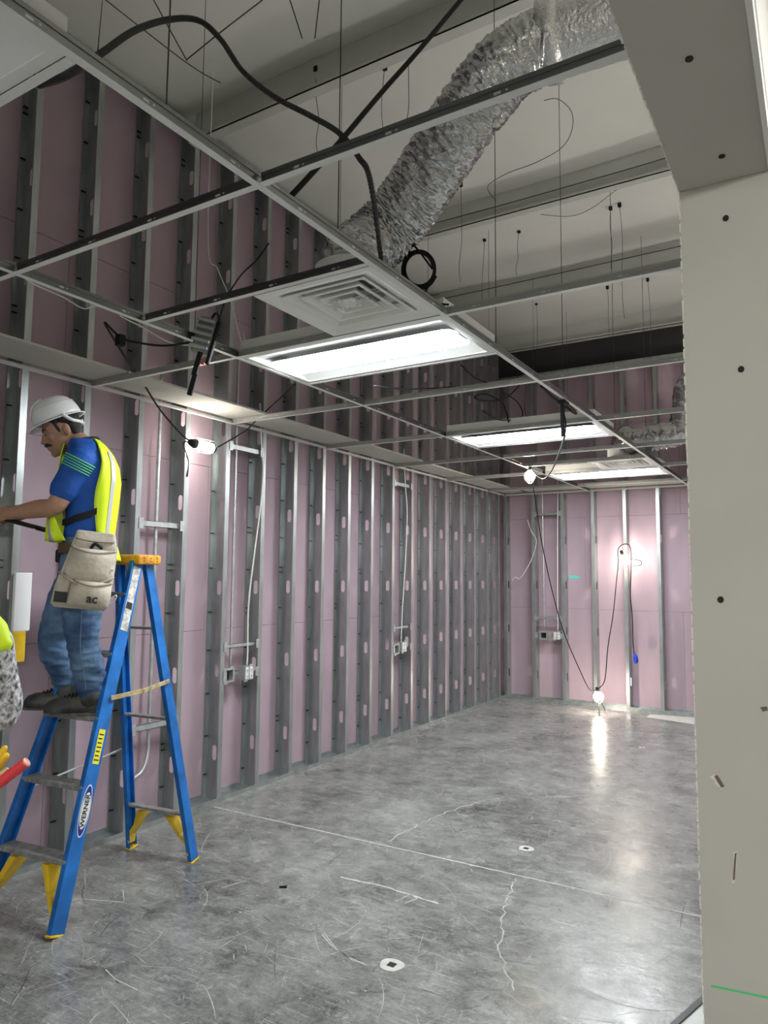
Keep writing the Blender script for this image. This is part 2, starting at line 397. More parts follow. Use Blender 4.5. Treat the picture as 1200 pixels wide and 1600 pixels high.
def gouge(pts, mt, name, off=.0006):
    P = [at(x, y, 'Y', YJ-.0132-off) for x, y in pts]; n = len(P)
    MB().add(P+[p+Vector((0, .0008, 0)) for p in P], [tuple(range(n)), tuple(range(2*n-1, n-1, -1))]+[(i, (i+1) % n, n+(i+1) % n, n+i) for i in range(n)]).build(name, mt, wr)
brown = mat('torn_board_core', (.16, .12, .08), .9)
gouge([(1109, 1214), (1116, 1210), (1120, 1216), (1131, 1228), (1128, 1233), (1118, 1226), (1115, 1219)], gypedge, 'torn_paper')
gouge([(1116, 1213), (1121, 1211), (1132, 1229), (1127, 1231)], brown, 'gouge', .0012)
gouge([(1146, 1332), (1152, 1330), (1150, 1360), (1147, 1380), (1143, 1380), (1146, 1355)], gypedge, 'torn_paper')
gouge([(1148, 1334), (1151, 1332), (1148, 1374), (1145, 1376)], brown, 'gouge', .0012)
gouge([(1188, 1105), (1198, 1104), (1200, 1110), (1192, 1112)], brown, 'gouge', .0012)
gouge([(1111, 1539), (1200, 1558), (1200, 1561), (1111, 1542)], laser, 'painted_laser_line', .0012)  # laser light on the jamb, painted as a thin green strip
struct(MB().box(XO, YN-.2, 0, 7.5, YN, ZR).build('wall_near', gyp)); struct(MB().box(-.2, YN-.2, 0, XO, YN, ZR).build('wall_back', gyp))
struct(MB().box(7.5, YN-.2, 0, 7.6, YF+.3, ZR).build('wall_outer', gyp))
# threshold sheet beside the jamb
q = [at(1104, 1553, 'Z', 0), at(1052, 1600, 'Z', 0)]
d_ = (q[1]-q[0]).normalized(); n_ = Vector((-d_.y, d_.x, 0)); n_ = n_ if n_.x > 0 else -n_
A0 = q[0]-d_*.06; A1 = q[0]+d_*.95
sh = thing('floor_sheet', (A0.x, A0.y, 0), 'pale protective floor sheet with dark metal edge strip beside drywall jamb', 'sheet')
MB().prism([tuple(p.xy) for p in (A0+n_*.02, A1+n_*.02, A1+n_*.6, A0+n_*.1)], .006).build('sheet', mat('pale_board', (.66, .68, .66), .6), sh)
MB().prism([tuple(p.xy) for p in (A0, A1, A1+n_*.022, A0+n_*.022)], .012).build('edge_strip', mat('dark_strip', (.07, .08, .08), .4, .4), sh)
# ------------------------------------------------------------------ roof
PUR = [-3.4, -1.5, .25, 1.98, 4.10, 5.87, 7.63]
ce = struct(MB().box(-.4, YN-.2, ZR+.06, 7.6, YF+.4, ZR+.1).build('ceiling', roofd))
edges = [YN-.2]+PUR+[YF+.4]
for i in range(len(edges)-1):
    a, b = edges[i], edges[i+1]; mb = MB(); vs = []; nx, ny = 16, 10
    for j in range(ny+1):
        for k in range(nx+1):
            t = j/ny; x = -.4+8*k/nx
            vs.append((x, a+(b-a)*t, ZR+.02-.06*math.sin(math.pi*t)**.7-.012*math.sin(x*2.1+i)))
    mb.add(vs, [(j*(nx+1)+k, (j+1)*(nx+1)+k, (j+1)*(nx+1)+k+1, j*(nx+1)+k+1) for j in range(ny) for k in range(nx)])
    mb.build('insulation_panel', roofm, ce, True)
for y in PUR:
    mb = MB().box(.006, y-.004, 4.72, 7.49, y+.004, ZR+.05).box(.006, y-.075, 4.712, 7.49, y+.004, 4.72).box(.006, y-.075, 4.712, 7.49, y-.07, 4.74).box(.006, y, ZR+.03, 7.49, y+.08, ZR+.05)
    mb.build('purlin', purl, ce)
# ------------------------------------------------------------------ suspended grid
cg = thing('ceiling_grid', (M1, 0, HC), 'white capped steel ceiling grid hanging open below the roof', 'ceiling grid')
def tee(name, p0, p1, capw, h, wm=None):
    p0, p1 = Vector(p0), Vector(p1); t = (p1-p0).normalized(); s = Vector((-t.y, t.x, 0)); z = Vector((0, 0, 1)); L = (p1-p0).length
    T = frame(p0, t, s, z)
    mb = MB().box(0, -.0012, .001, L, .0012, h, T).box(0, -.0035, h-.012, L, .0035, h, T)
    x = .15
    o = mb.build(name, wm or teeshade, cg)
    mb = MB()
    x = .12
    while x < L-.05: mb.box(x, -.0016, h*.35, x+.018, .0016, h*.35+.007, T).box(x+.03, -.0016, h*.4, x+.036, .0016, h*.4+.005, T); x += .3048
    mb.build('punched_slots', mat('bright_slot', (.7, .71, .70), .5), o, kind='stuff')
    MB().box(0, -capw/2, -.0008, L, capw/2, .0006, T).build('white_cap', white, o)
    return o
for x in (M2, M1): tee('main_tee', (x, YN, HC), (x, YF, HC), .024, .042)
for k in range(-6, 13, 2):
    tee('cross_tee', (.003, k*G, HC), (M2-.013, k*G, HC), .024, .036, teelight if k > 1 else None); tee('cross_tee', (M1+.013, k*G, HC), (XR-.003, k*G, HC), .024, .036, teelight if k > 1 else None)  # near cross tees take the shade-darkened web
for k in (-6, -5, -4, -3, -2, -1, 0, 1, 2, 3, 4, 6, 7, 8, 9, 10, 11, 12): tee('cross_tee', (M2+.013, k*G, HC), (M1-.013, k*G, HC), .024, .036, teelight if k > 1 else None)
tr1 = struct(MB().box(.001, YN, HC-.001, .024, YF-.003, HC+.0005).box(.001, YN, HC, .0025, YF-.003, HC+.022).build('trim_1', white))
tr2 = struct(MB().box(.026, YF-.024, HC-.001, XR-.026, YF-.001, HC+.0005).box(.026, YF-.0025, HC, XR-.026, YF-.001, HC+.022).build('trim_2', white))
tr3 = struct(MB().box(XR-.024, YN, HC-.001, XR-.001, YF-.003, HC+.0005).box(XR-.0025, YN, HC, XR-.001, YF-.003, HC+.022).build('trim_3', white))
# gypsum strips laid along the wall sides of the grid
SL = ['behind the opening', 'next to the dim troffer', 'above the worker on the ladder', 'above the lit wall lamp', 'above the outlet boxes nearest the ladder', 'next to the first lit troffer', 'above the outlet boxes halfway along', 'next to the far troffer', 'shortest one in the far corner']
y = -2.44; i = 0
strip_w = [.34, .34, .335, .34, .34, .33, .30, .31, .27, .29]
while y < YF-.2:
    y1 = min(y+1.2165, YF-.004); w_ = strip_w[i % 10]
    tag(MB().box(.006, y+.002, HC+.038, w_, y1-.002, HC+.051).build('gypsum_strip', gyp), 'grey gypsum board strip over the long stud wall, '+SL[i], 'gypsum strip', 'gypsum strips along the long stud wall')
    y = y1+.002; i += 1
for i, (x0, x1) in enumerate(((.36, 1.18), (1.196, 2.40), (2.415, 3.5))):
    tag(MB().box(x0, YF-.26, HC+.038, x1, YF-.006, HC+.051).build('gypsum_strip', gyp), 'cut strip of grey gypsum board over the far wall '+('above the outlet boxes', 'above the glaring bulbs', 'beside the drywall jamb')[i], 'gypsum strip', 'gypsum strips along the far wall')
# ------------------------------------------------------------------ troffers
def troffer(k, label, lm=None):
    t = thing('troffer_light', (M2, k*G, HC), label, 'ceiling light', 'troffer lights in the grid')
    X0, X1, Y0, Y1 = .013, M1-M2-.013, .013, G-.013
    z0 = .0025
    mb = MB(); b = .03                                   # frame ring
    out = [(X0, Y0), (X1, Y0), (X1, Y1), (X0, Y1)]; inn = [(X0+b, Y0+b), (X1-b, Y0+b), (X1-b, Y1-b), (X0+b, Y1-b)]
    mb.rings([[Vector((*p, z0)) for p in out], [Vector((*p, z0)) for p in inn], [Vector((*p, z0+.004)) for p in inn]], cap=False)
    mb.rings([[Vector((*p, z0)) for p in out], [Vector((*p, z0+.09)) for p in out]], cap=False); mb.add([Vector((*p, z0+.09)) for p in out], [(0, 1, 2, 3)])
    mb.build('frame', white, t, loc=(0, 0, 0))
    # curved side reflectors and end plates
    mb = MB(); yc = (Y0+Y1)/2; hw = (Y1-Y0)/2-b; lw = .125
    for sg in (-1, 1):
        prof = [(sg*(hw-(hw-lw)*u), z0+.004+.030*math.sin(u*math.pi/2)) for u in (0, .2, .4, .6, .8, 1)]
        vs = [Vector((x, yc+py, pz)) for x in (X0+b, X1-b) for py, pz in prof]; n = len(prof)
        mb.add(vs, [(j, j+1, n+j+1, n+j) if sg > 0 else (j+1, j, n+j, n+j+1) for j in range(n-1)])
    for x in (X0+b, X1-b): mb.add([(x, yc-hw, z0+.004), (x, yc+hw, z0+.004), (x, yc+hw, z0+.07), (x, yc-hw, z0+.07)], [(0, 1, 2, 3)])
    mb.build('reflector', white, t, True, loc=(0, 0, 0))
    R = []
    for x, s_ in ((X0+b+.012, .55), (X0+b+.03, .9), (X0+b+.06, 1), (X1-b-.06, 1), (X1-b-.03, .9), (X1-b-.012, .55)):
        R.append([Vector((x, yc+lw*s_*math.cos(a), z0+.008-.020*s_*math.sin(a))) for a in (math.pi*q/12 for q in range(13))])
    lb = MB().rings(R); lb.mi = [1 if (i % 13 == 12 or i >= 65) else 0 for i in range(len(lb.f))]        # only the underside glows
    lb.build('lens', [lm or lens, white], t, True, loc=(0, 0, 0))
    return t
troffer(-6, 'lit troffer far behind the opening header'); troffer(-2, 'troffer panel at the near end of the grid above the flexible conduit', lens_dim)
troffer(2, 'large lit troffer next to the square air diffuser with foil duct'); troffer(6, 'lit troffer behind the first one, above the hanging cord clip'); troffer(10, 'farthest lit troffer beside the far diffuser')
# ------------------------------------------------------------------ diffusers
def diffuser(k, label):
    t = thing('air_diffuser', (M1-G, k*G, HC), label, 'air diffuser', 'square air diffusers')
    a, b = .002, G-.014; c = (a+b)/2+.012; o = (0, 0, 0); z0 = .003
    sq = lambda h, z: [Vector((c-h, c-h, z)), Vector((c+h, c-h, z)), Vector((c+h, c+h, z)), Vector((c-h, c+h, z))]
    h = (b-a)/2-.012
    MB().rings([sq(h, z0+.012), sq(h, z0), sq(h-.03, z0), sq(h-.07, z0+.012), sq(h-.09, z0+.05)], cap=False).build('face_frame', whitepl, t, loc=o)
    n = 32; circ = lambda r, z: [Vector((c+r*math.cos(q), c+r*math.sin(q), z)) for q in (2*math.pi*(i-12)/n for i in range(n))]
    sqn = []
    for i in range(n):
        q = 2*math.pi*(i-12)/n; f = (h-.09)/max(abs(math.cos(q)), abs(math.sin(q))); sqn.append(Vector((c+f*math.cos(q), c+f*math.sin(q), z0+.05)))
    MB().rings([sqn, circ(.15, z0+.055), circ(.15, z0+.16)], cap=False).build('neck', whitepl, t, loc=o)
    for i, (r1, r2) in enumerate(((.205, .165), (.15, .11), (.095, .06))):
        zz = z0+.004+.004*i
        MB().rings([sq(r1, zz), sq(r1-.012, zz), sq(r2, zz+.035), sq(r2+.004, zz+.037), sq(r1, zz+.004)], cap=False, close=True).build('louvre', whitepl, t, loc=o)
    MB().rings([sq(.045, z0+.012), sq(.02, z0+.035)]).build('centre_cone', whitepl, t, loc=o)
    mb = MB()
    for s_ in (-1, 1): mb.tube([(c-.2, c+s_*.012, z0+.042), (c+.2, c+s_*.012, z0+.042)], .003, 6)
    mb.build('cross_bar', whitepl, t, loc=o)
    # crumpled clear film caught in the core
    mb = MB(); g = 14
    vs = [(c-.10+.2*i/g, c-.05+.10*j/g, z0+.006+.03*abs(noise.noise(Vector((i*.9, j*.9, k))))) for j in range(g+1) for i in range(g+1)]
    mb.add(vs, [(j*(g+1)+i, j*(g+1)+i+1, (j+1)*(g+1)+i+1, (j+1)*(g+1)+i) for j in range(g) for i in range(g)])
    mb.build('plastic_film', mat('clear_film', (.85, .87, .87), .12, 0, alpha=.35), t, loc=o)
    return t
diffuser(1, 'square white louvred diffuser under the large crinkled foil duct'); diffuser(9, 'square white louvred diffuser next to the farthest lit troffer')
# ------------------------------------------------------------------ unseen globes added beyond the right wall to light jamb, soffit and roof
def globe_stand(x, y, z, label, hood=False):
    t = thing('added_globe_lamp', (x, y, 0), label, 'work light', 'added globe lamps beyond the wall'); o = (0, 0, 0)
    MB().tube([(0, 0, .25), (0, 0, z-.16)], .016, 10).build('mast', steel2, t, True, loc=o)
    for k in range(3):
        a = 2*math.pi*k/3; MB().tube([(.45*math.cos(a), .45*math.sin(a), .012), (0, 0, .62)], .012, 8).build('leg', steel2, t, True, loc=o)
    MB().tube([(0, 0, z-.17), (0, 0, z-.10)], [.03, .05], 14).build('lamp_base', black, t, True, loc=o)
    MB().ball((0, 0, z), .115, 20, 13).build('globe', nearm if hood else globem, t, True, loc=o)
    if hood: MB().rings([[Vector((r_*math.cos(a), r_*math.sin(a), z+h_)) for a in (2*math.pi*k/28 for k in range(28))] for r_, h_ in ((.30, .02), (.27, .10), (.19, .16), (.06, .19), (.055, .185), (.185, .15), (.262, .09), (.295, .02))], cap=False).build('hood', black, t, True, loc=o)  # hood added to keep the globe's light off the roof
globe_stand(5.3, -2.9, 2.58, 'unseen hooded globe lamp added behind the opening to light the jamb', True); globe_stand(4.5, .75, 2.5, 'unseen hooded globe lamp added just past the jamb to brighten the soffit', True); globe_stand(5.0, 2.6, 2.45, 'unseen globe lamp added beyond the right wall to light the roof'); globe_stand(5.0, 5.8, 2.45, 'farther unseen globe lamp added beyond the right wall to light the roof')
# ------------------------------------------------------------------ foil ducts
def crinkled(name, pts, r, mt, parent, seed=0, amp=.014, nu=72, step=.008, fr=1.):
    P = spline(pts, 14); L = [0]
    for i in range(1, len(P)): L.append(L[-1]+(P[i]-P[i-1]).length)
    N = int(L[-1]/step); R = []; nrm = None; j = 0
    for i in range(N+1):
        s = L[-1]*i/N
        while j < len(P)-2 and L[j+1] < s: j += 1
        f = (s-L[j])/max(1e-6, L[j+1]-L[j]); p = P[j].lerp(P[j+1], f)
        t = (P[min(j+2, len(P)-1)]-P[max(j-1, 0)]).normalized()
        if nrm is None: nrm = t.orthogonal().normalized()
        nrm = (nrm-t*nrm.dot(t)).normalized(); bn = t.cross(nrm); ring = []
        rr = r(s/L[-1]) if callable(r) else r
        for q in range(nu):
            a = 2*math.pi*q/nu; ca, sa = math.cos(a), math.sin(a)
            c2, s2 = math.cos(a+s*5), math.sin(a+s*5); v1 = Vector((c2*1.5*fr, s2*1.5*fr, s*30*fr+seed+2.2*s2)); v2 = Vector((c2*3.4*fr, s2*3.4*fr, s*80*fr+seed*3+3.5*c2))
            d = 1-abs(noise.noise(v1))*2.2; e = 1-abs(noise.noise(v2))*2.2; g = noise.noise(Vector((ca, sa, s*3+seed)))
            dr = amp*(d*.75+e*.55-.8)+amp*.9*g
            ring.append(p+nrm*ca*(rr+dr)+bn*sa*(rr+dr))
        R.append(ring)
    return MB().rings(R).build(name, mt, parent, True)
dz = (M1-G+.31, 1.5*G+.005)
E1 = at(868, 62, 'Z', 3.72)
fd = thing('flexible_duct', (dz[0], dz[1], HC+.14), 'thick crinkled silver foil flexible duct rising from the near diffuser', 'duct')
crinkled('foil_sleeve', [(dz[0], dz[1], HC+.14), (dz[0]+.02, dz[1]+.02, HC+.22), at(612, 352, 'Z', 3.16), at(722, 195, 'Z', 3.48), at(790, 105, 'Z', 3.64), E1], .138, foil, fd, 3, .016, 84, .0045)
dirx = Vector((1, .10, .03)).normalized()
mb = MB().tube([E1-dirx*.05, E1+dirx*.0, E1+dirx*.03], [.150, .158, .150], 40); mb.build('clamp_tape', foil2, fd, True)
rd = thing('insulated_duct', E1+dirx*.5, 'straight foil wrapped insulated round duct joined to the crinkled duct', 'duct')
crinkled('foil_wrap', [E1+dirx*-.02, E1+dirx*.5, E1+dirx*1.6, E1+dirx*3.4], .142, foil2, rd, 11, .003, 56, .02)
MB().tube([E1+dirx*.28, E1+dirx*.33], .146, 40).build('tape_band', foil2, rd, True)
for s_ in (.45, 1.9, 3.2):
    c = E1+dirx*s_; MB().tube([c+Vector((0, -.148, 0))]+[c+Vector((0, -.148*math.cos(a), -.148*math.sin(a))) for a in (math.pi*k/10 for k in range(1, 10))]+[c+Vector((0, .148, 0))], .004, 6).tube([c+Vector((0, -.148, 0)), c+Vector((0, -.10, ZR-c.z-.03))], .003, 5).tube([c+Vector((0, .148, 0)), c+Vector((0, .10, ZR-c.z-.03))], .003, 5).build('hanger_strap', wirem, rd)
d2 = (M1-G+.31, 9.5*G)
f2 = thing('flexible_duct', (d2[0], d2[1], HC+.14), 'small looking crinkled foil duct bending down to the far diffuser', 'duct')
crinkled('foil_sleeve', [(d2[0], d2[1], HC+.14), (d2[0]+.03, d2[1], HC+.26), at(985, 690, 'Y', d2[1]-.12), at(1030, 682, 'Y', d2[1]-.2), at(1062, 672, 'Y', d2[1]-.2), at(1072, 640, 'Y', d2[1]-.2), at(1084, 596, 'Y', d2[1]-.2), at(1150, 540, 'Y', d2[1]-.2), (4.6, d2[1]-.2, 4.2)], .125, foil, f2, 21, .018, 48, .014)
# ------------------------------------------------------------------ cables and wires
def cable(name, pts, r, mt, label, cat='cable', group=None, n=7, seg=8, parts=None):
    P = spline(pts, seg); o = MB().tube(P, r, n).build(name, mt, None, True)
    return tag(o, label, cat, group)
Z = lambda x, y, z: at(x, y, 'Z', z)
# armoured conduit with ribs
P = spline([Z(60, 132, 2.84), Z(105, 118, 2.93), Z(160, 82, 3.1), Z(210, 48, 3.28), Z(262, 31, 3.42), Z(310, 32, 3.46), Z(345, 62, 3.42), Z(380, 112, 3.36), Z(430, 152, 3.30), Z(487, 182, 3.22), Z(530, 208, 3.14), Z(560, 245, 3.05), Z(580, 290, 2.95), (M1-.15, .95, 2.86)], 40)
mb = MB(); mb.tube(P, [.0105 if i % 2 else .0085 for i in range(len(P))], 8)
tag(mb.build('armoured_conduit', mat('dark_conduit', (.035, .037, .037), .5, .3), None, False), 'ribbed dark armoured conduit arching above the open grid', 'conduit')
cable('black_cable', [Z(760, -45, 4.1), Z(720, 0, 3.95), Z(655, 78, 3.65), Z(600, 140, 3.4), Z(535, 217, 3.1), Z(490, 268, 2.92), Z(455, 306, 2.815)], .0095, black, 'thick straight black cable slanting down onto the near main tee')
# coil
c = Z(655, 420, 2.98); pts = []
for k in range(60):
    a = 2*math.pi*k/20; r = .058+.007*(k/20); pts.append(c+RT*(math.cos(a)*r)+UP*(math.sin(a)*r*1.15)+FW*(.004*(k//20)))
pts += [c+RT*.03-UP*.09+FW*.02, c+RT*.01-UP*.13+FW*.04, Vector((M1+.02, c.y+.05, HC+.046))]
cable('cable_coil', [Z(640, 395, 3.05), c-RT*.02+UP*.1]+pts, .0045, black, 'coiled black cable hanging beside the foot of the foil duct', seg=3)
# hanger wires straight up from the mains
def onmain(x, X, z=HC+.04):
    lo, hi = -2., 7.8
    for _ in range(50):
        mid = (lo+hi)/2
        if proj((X, mid, z))[0] < x: lo = mid
        else: hi = mid
    return lo
HG = 'ceiling hanger wires'
def hw(p, q, label, r=.0022): return tag(MB().tube([p, q], r, 5).build('hanger_wire', wirem), label, 'hanger wire', HG)
HL1 = 'straight dark hanger wire from the roof to the main tee under the ducts'
for x in (528, 775, 880, 961, 1010):
    Y = onmain(x, M1); hw((M1, Y, HC+.03), (M1, Y, ZR-.04), {528: 'straight dark hanger wire just before the thick foil duct', 775: 'straight dark hanger wire at the corner of the first lit troffer', 880: 'straight dark hanger wire above the black cord clamp', 961: 'straight dark hanger wire above the second lit troffer corner', 1010: 'straight dark hanger wire close to the far foil duct'}[x])
HL2 = 'straight dark hanger wire from the roof to the main tee nearer the stud wall'
for Y in (-.3, .92, 2.14, 3.36, 4.58, 5.8, 7.0): hw((M2, Y, HC+.03), (M2+.0, Y, ZR-.04), HL2, .0018)
hw((M1, -.35, HC+.03), (M1, -.35, ZR-.04), HL1)
LW = 'thin loose wire dangling from the roof above the grid'
def loose(pts, r=.0022, lab=LW, mt=wirem): return tag(MB().tube(spline(pts, 6), r, 5).build('loose_wire', mt, None, True), lab, 'wire', 'loose wires above the grid')
PN = {1: 'the purlin nearest the opening header', 2: 'the purlin behind the foil duct', 3: 'the purlin before the far wall', 4: 'the last purlin over the far wall'}
def hang(px, top, bot, k, jig=.012, r=.0022, clipped=True):          # wire dangling from a clip on the roof facing
    p = at(px, top, 'Z', ZR-.045); q = at(px+random.uniform(-4, 4), bot, 'Y', p.y); q.x = p.x+random.uniform(-.03, .03)
    pts = [p]+[p.lerp(q, t)+Vector((random.uniform(-jig, jig), random.uniform(-jig, jig), 0)) for t in (.3, .6, .85)]+[q]
    loose(pts, r, 'thin loose wire dangling from the roof beyond '+PN[k])
    if clipped: tag(MB().bbox(-.014, -.014, -.02, .014, .014, .016, .003).build('beam_clip', black, loc=p), 'small black wire clip on the roof beyond '+PN[k], 'clip', 'clips on the roof')
for px, top, bot, k in ((643, 44, 182, 1), (494, 108, 240, 1), (601, 105, 215, 1), (757, 374, 475, 2), (811, 361, 430, 2), (954, 325, 420, 2), (968, 320, 500, 2), (720, 288, 440, 2), (838, 474, 560, 3), (949, 449, 535, 3), (1012, 437, 640, 3), (912, 538, 610, 4), (1057, 512, 560, 4)): hang(px, top, bot, k)
loose([at(850, 157, 'Y', 3.), at(872, 155, 'Y', 3.), at(893, 175, 'Y', 3.), at(893, 205, 'Y', 3.), at(876, 232, 'Y', 3.), at(835, 255, 'Y', 3.), at(790, 272, 'Y', 3.), at(762, 292, 'Y', 3.1), at(775, 314, 'Y', 3.2)], .0025, 'thin loose wire looping wide beside the foil duct')
loose([at(845, 335, 'Z', ZR-.045), at(890, 338, 'Z', ZR-.07), at(925, 325, 'Z', ZR-.08), at(975, 290, 'Z', ZR-.07), at(1040, 270, 'Z', ZR-.05)], .0025, 'thin slack wire rising toward the opening header along a purlin')
loose([at(663, 353, 'Y', 4.0), at(800, 316, 'Y', 4.0), at(1000, 259, 'Y', 4.0), at(1060, 240, 'Y', 4.0)], .004, 'taut thin cable running along the second purlin')
loose([at(678, 470, 'Y', 5.8), at(860, 430, 'Y', 5.8), at(1066, 384, 'Y', 5.8)], .005, 'taut thin cable running along the third purlin')
loose([Z(165, 0, 4.6), Z(290, 97, 4.4), Z(345, 130, 4.3)], .003, 'thin crossing wire over the near roof bay'); loose([Z(240, 0, 4.5), Z(292, 95, 4.2)], .003, 'thin diagonal wire ending at the wire crossing'); loose([Z(292, 93, 3.5), Z(345, 50, 3.52), Z(410, 0, 3.7)], .0025, 'thin wire tied to the arching conduit')
loose([Z(160, 0, 4.4), Z(152, 88, 3.2)], .0022, 'thin wire dropping to the arching conduit')
loose([Z(453, 0, 4.3), Z(472, 60, 4.1)], .003); loose([Z(499, 0, 4.3), Z(492, 60, 4.1)], .003)
# tangle of cables above the second troffer
B = lambda x, y, X=1.75: at(x, y, 'X', X)
loose([B(585, 603), B(640, 608), B(700, 605), B(770, 600), B(820, 585)], .005, 'slack dark cable draped across a cross tee beyond the first troffer', black)
loose([B(720, 570), B(745, 592), B(775, 600)], .005, LW, black)
loose([B(815, 598), B(790, 622), B(755, 626), B(742, 620), B(760, 616), B(785, 630), B(795, 660)], .006, 'looped dark cable hanging over the second troffer', black)
loose([B(755, 642), B(780, 656), B(815, 652), B(810, 630), B(785, 612)], .005, 'second looped dark cable hanging over the second troffer', black)
loose([B(822, 600), B(820, 640), B(828, 660)], .004, LW)
loose([B(325, 376, .6)+Vector((0, 0, 1.2)), B(325, 376, .6), B(340, 420, .6), B(360, 470, .6), B(376, 530, .6), B(384, 545, .6), B(380, 520, .6)], .003, 'pale thin wire dangling behind the hanging lamp', whitecable)
loose([Vector((M2-.012, .02, HC+.01)), at(55, 445, 'X', 1.0), at(100, 465, 'X', .7), at(130, 482, 'X', .7), at(150, 478, 'X', .7), at(185, 488, 'X', .95), Vector((M2-.012, .52, HC+.01))], .003, 'pale slack wire hanging below the near cross tee', whitecable)
loose([Vector((M2-.012, .50, HC+.01)), at(190, 495, 'X', .9), at(220, 510, 'X', .7), at(265, 535, 'X', .7), at(300, 540, 'X', .7)], .003, 'pale slack wire leading toward the hanging lamp', whitecable)
# ------------------------------------------------------------------ hanging LED work lamp on the main tee
LX = M2+.055; lp = at(322, 528, 'X', LX)
hl = thing('hanging_work_lamp', lp, 'unlit finned grey work lamp with black strap hooked on the grid', 'work lamp')
ax = RT.copy(); ax.z = 0; ax.normalize(); fz = Vector((-ax.y, ax.x, 0)); T = frame(lp, ax, fz, Vector((0, 0, 1))) @ Matrix.Rotation(.25, 4, 'Y')
MB().bbox(-.055, -.022, -.085, .038, .02, .10, .014, T).build('housing', mat('grey_casting', (.22, .23, .23), .4, .5), hl)
for k in range(5): MB().bbox(-.060, -.036, -.066+.034*k, .030, -.020, -.050+.034*k, .004, T).build('cooling_fin', mat('pale_casting', (.42, .43, .43), .4, .4), hl)
MB().bbox(.034, -.020, -.13, .052, .010, .095, .006, T).build('handle', black, hl)
MB().bbox(-.012, -.03, -.20, .014, -.012, -.08, .005, T).bbox(-.005, -.03, -.30, .02, -.014, -.19, .004, T).build('strap', black, hl)
MB().bbox(.018, -.034, -.14, .036, -.024, -.125, .002, T).build('switch', redm, hl)
mb = MB().tube(spline([T @ Vector((.04, 0, .09)), T @ Vector((.03, .0, .12)), T @ Vector((0, .02, .13)), Vector((M2+.004, lp.y+.03, HC+.046))], 6), .006, 6); mb.build('hook', black, hl)
cable('lamp_cord', [T @ Vector((.04, 0, .09)), at(352, 470, 'X', LX), at(375, 432, 'X', LX), at(402, 405, 'X', LX+.1), at(420, 380, 'X', LX+.15)], .004, black, 'thin black cord running up from the hanging finned lamp')
cable('lamp_cord', [T @ Vector((-.045, 0, -.03)), at(262, 540, 'X', .9), at(225, 537, 'X', .8), at(190, 528, 'X', .75), at(164, 504, 'X', .7), at(178, 530, 'X', .6), at(208, 578, 'X', .35), at(222, 596, 'X', .2), at(250, 640, 'X', .10), at(285, 680, 'X', .06), at(300, 690, 'X', .05)], .006, black, 'black cord looping from the hanging lamp down to the lit wall lamp')
bx = at(188, 532, 'X', .75); tag(MB().bbox(-.02, -.02, -.03, .02, .02, .03, .006).build('cord_connector', black, loc=bx), 'black plug connector on the cord below the near cross tee', 'connector')
# ------------------------------------------------------------------ string lights
def bulb(p, parent, up=Vector((0, 0, 1)), r=.036):
    p = Vector(p); q = up.to_track_quat('Z', 'Y').to_matrix().to_4x4(); T = Matrix.Translation(p) @ q
    b = MB(); R = []
    for h, rr in ((-.052, .012), (-.045, .024), (-.025, r), (0, r*1.02), (.022, .030), (.042, .019), (.05, .017)): R.append([T @ Vector((rr*math.cos(a), rr*math.sin(a), h)) for a in (2*math.pi*k/16 for k in range(16))])
    o = b.rings(R).build('bulb', bulbm, parent, True)
    MB().tube([T @ Vector((0, 0, .051)), T @ Vector((0, 0, .11))], [.02, .016], 12).build('socket', black, o, True)
    mb = MB()
    for k in range(6):
        a = math.pi*k/3; mb.tube(spline([T @ Vector((.02*math.cos(a), .02*math.sin(a), .055)), T @ Vector((.055*math.cos(a), .055*math.sin(a), .02)), T @ Vector((.055*math.cos(a), .055*math.sin(a), -.03)), T @ Vector((.012*math.cos(a), .012*math.sin(a), -.085))], 4), .0017, 5)
    mb.tube([T @ Vector((.0565*math.cos(a), .0565*math.sin(a), -.005)) for a in (2*math.pi*k/20 for k in range(21))], .0017, 5, False)
    mb.build('cage', yel if False else steel2, o)
    return o
b1 = at(318, 697, 'X', .09)
sl = thing('wall_work_light', b1, 'lit work lamp clipped to the long stud wall above the ladder', 'work light', 'lit temporary lamps')
MB().tube([b1+Vector((-.0, -.075, .004)), b1+Vector((0, .075, -.006))], .036, 18).build('bulb', wallbulb, sl, True)
MB().tube([b1+Vector((0, -.13, .008)), b1+Vector((0, -.076, .004))], [.022, .036], 14).tube([b1+Vector((0, .076, -.006)), b1+Vector((0, .10, -.007))], [.036, .03], 14).build('end_cap', black, sl, True)
mb = MB()
for k in range(6):
    a = math.pi*k/3; mb.tube([b1+Vector((.05*math.cos(a), -.09, .05*math.sin(a))), b1+Vector((.05*math.cos(a), .09, .05*math.sin(a)))], .0016, 5)
mb.build('cage', steel2, sl)
MB().tube(spline([b1+Vector((0, -.13, .008)), b1+Vector((-.05, -.14, .0)), Vector((-.0, 2.02, b1.z-.10)), Vector((.006, 2.01, b1.z-.22))], 6), .005, 6).build('clip_tail', black, sl, True)
cable('power_cable', [b1+Vector((0, .1, -.007)), at(352, 692, 'X', .1), at(385, 672, 'X', .15), at(402, 655, 'X', .25), at(440, 620, 'X', .5), at(462, 600, 'X', .7)], .005, black, 'black cord leaving the lit wall lamp toward the grid')
b2 = at(828, 743, 'Y', 5.5); b3 = at(976, 873, 'Y', YF-.1); b4 = at(935, 1092, 'Y', 7.40)
ss = thing('string_light', (b4.x, b4.y, 0), 'black cord string of three glaring caged bulbs by the far wall', 'string light', 'lit temporary lamps')
bulb(b2, ss); b3 = at(976, 873, 'Y', YF-.16); bulb(b3, ss, Vector((-.35, -.2, .9)).normalized()); bulb(b4+Vector((0, 0, .03)), ss, Vector((-.2, .1, 1)).normalized())
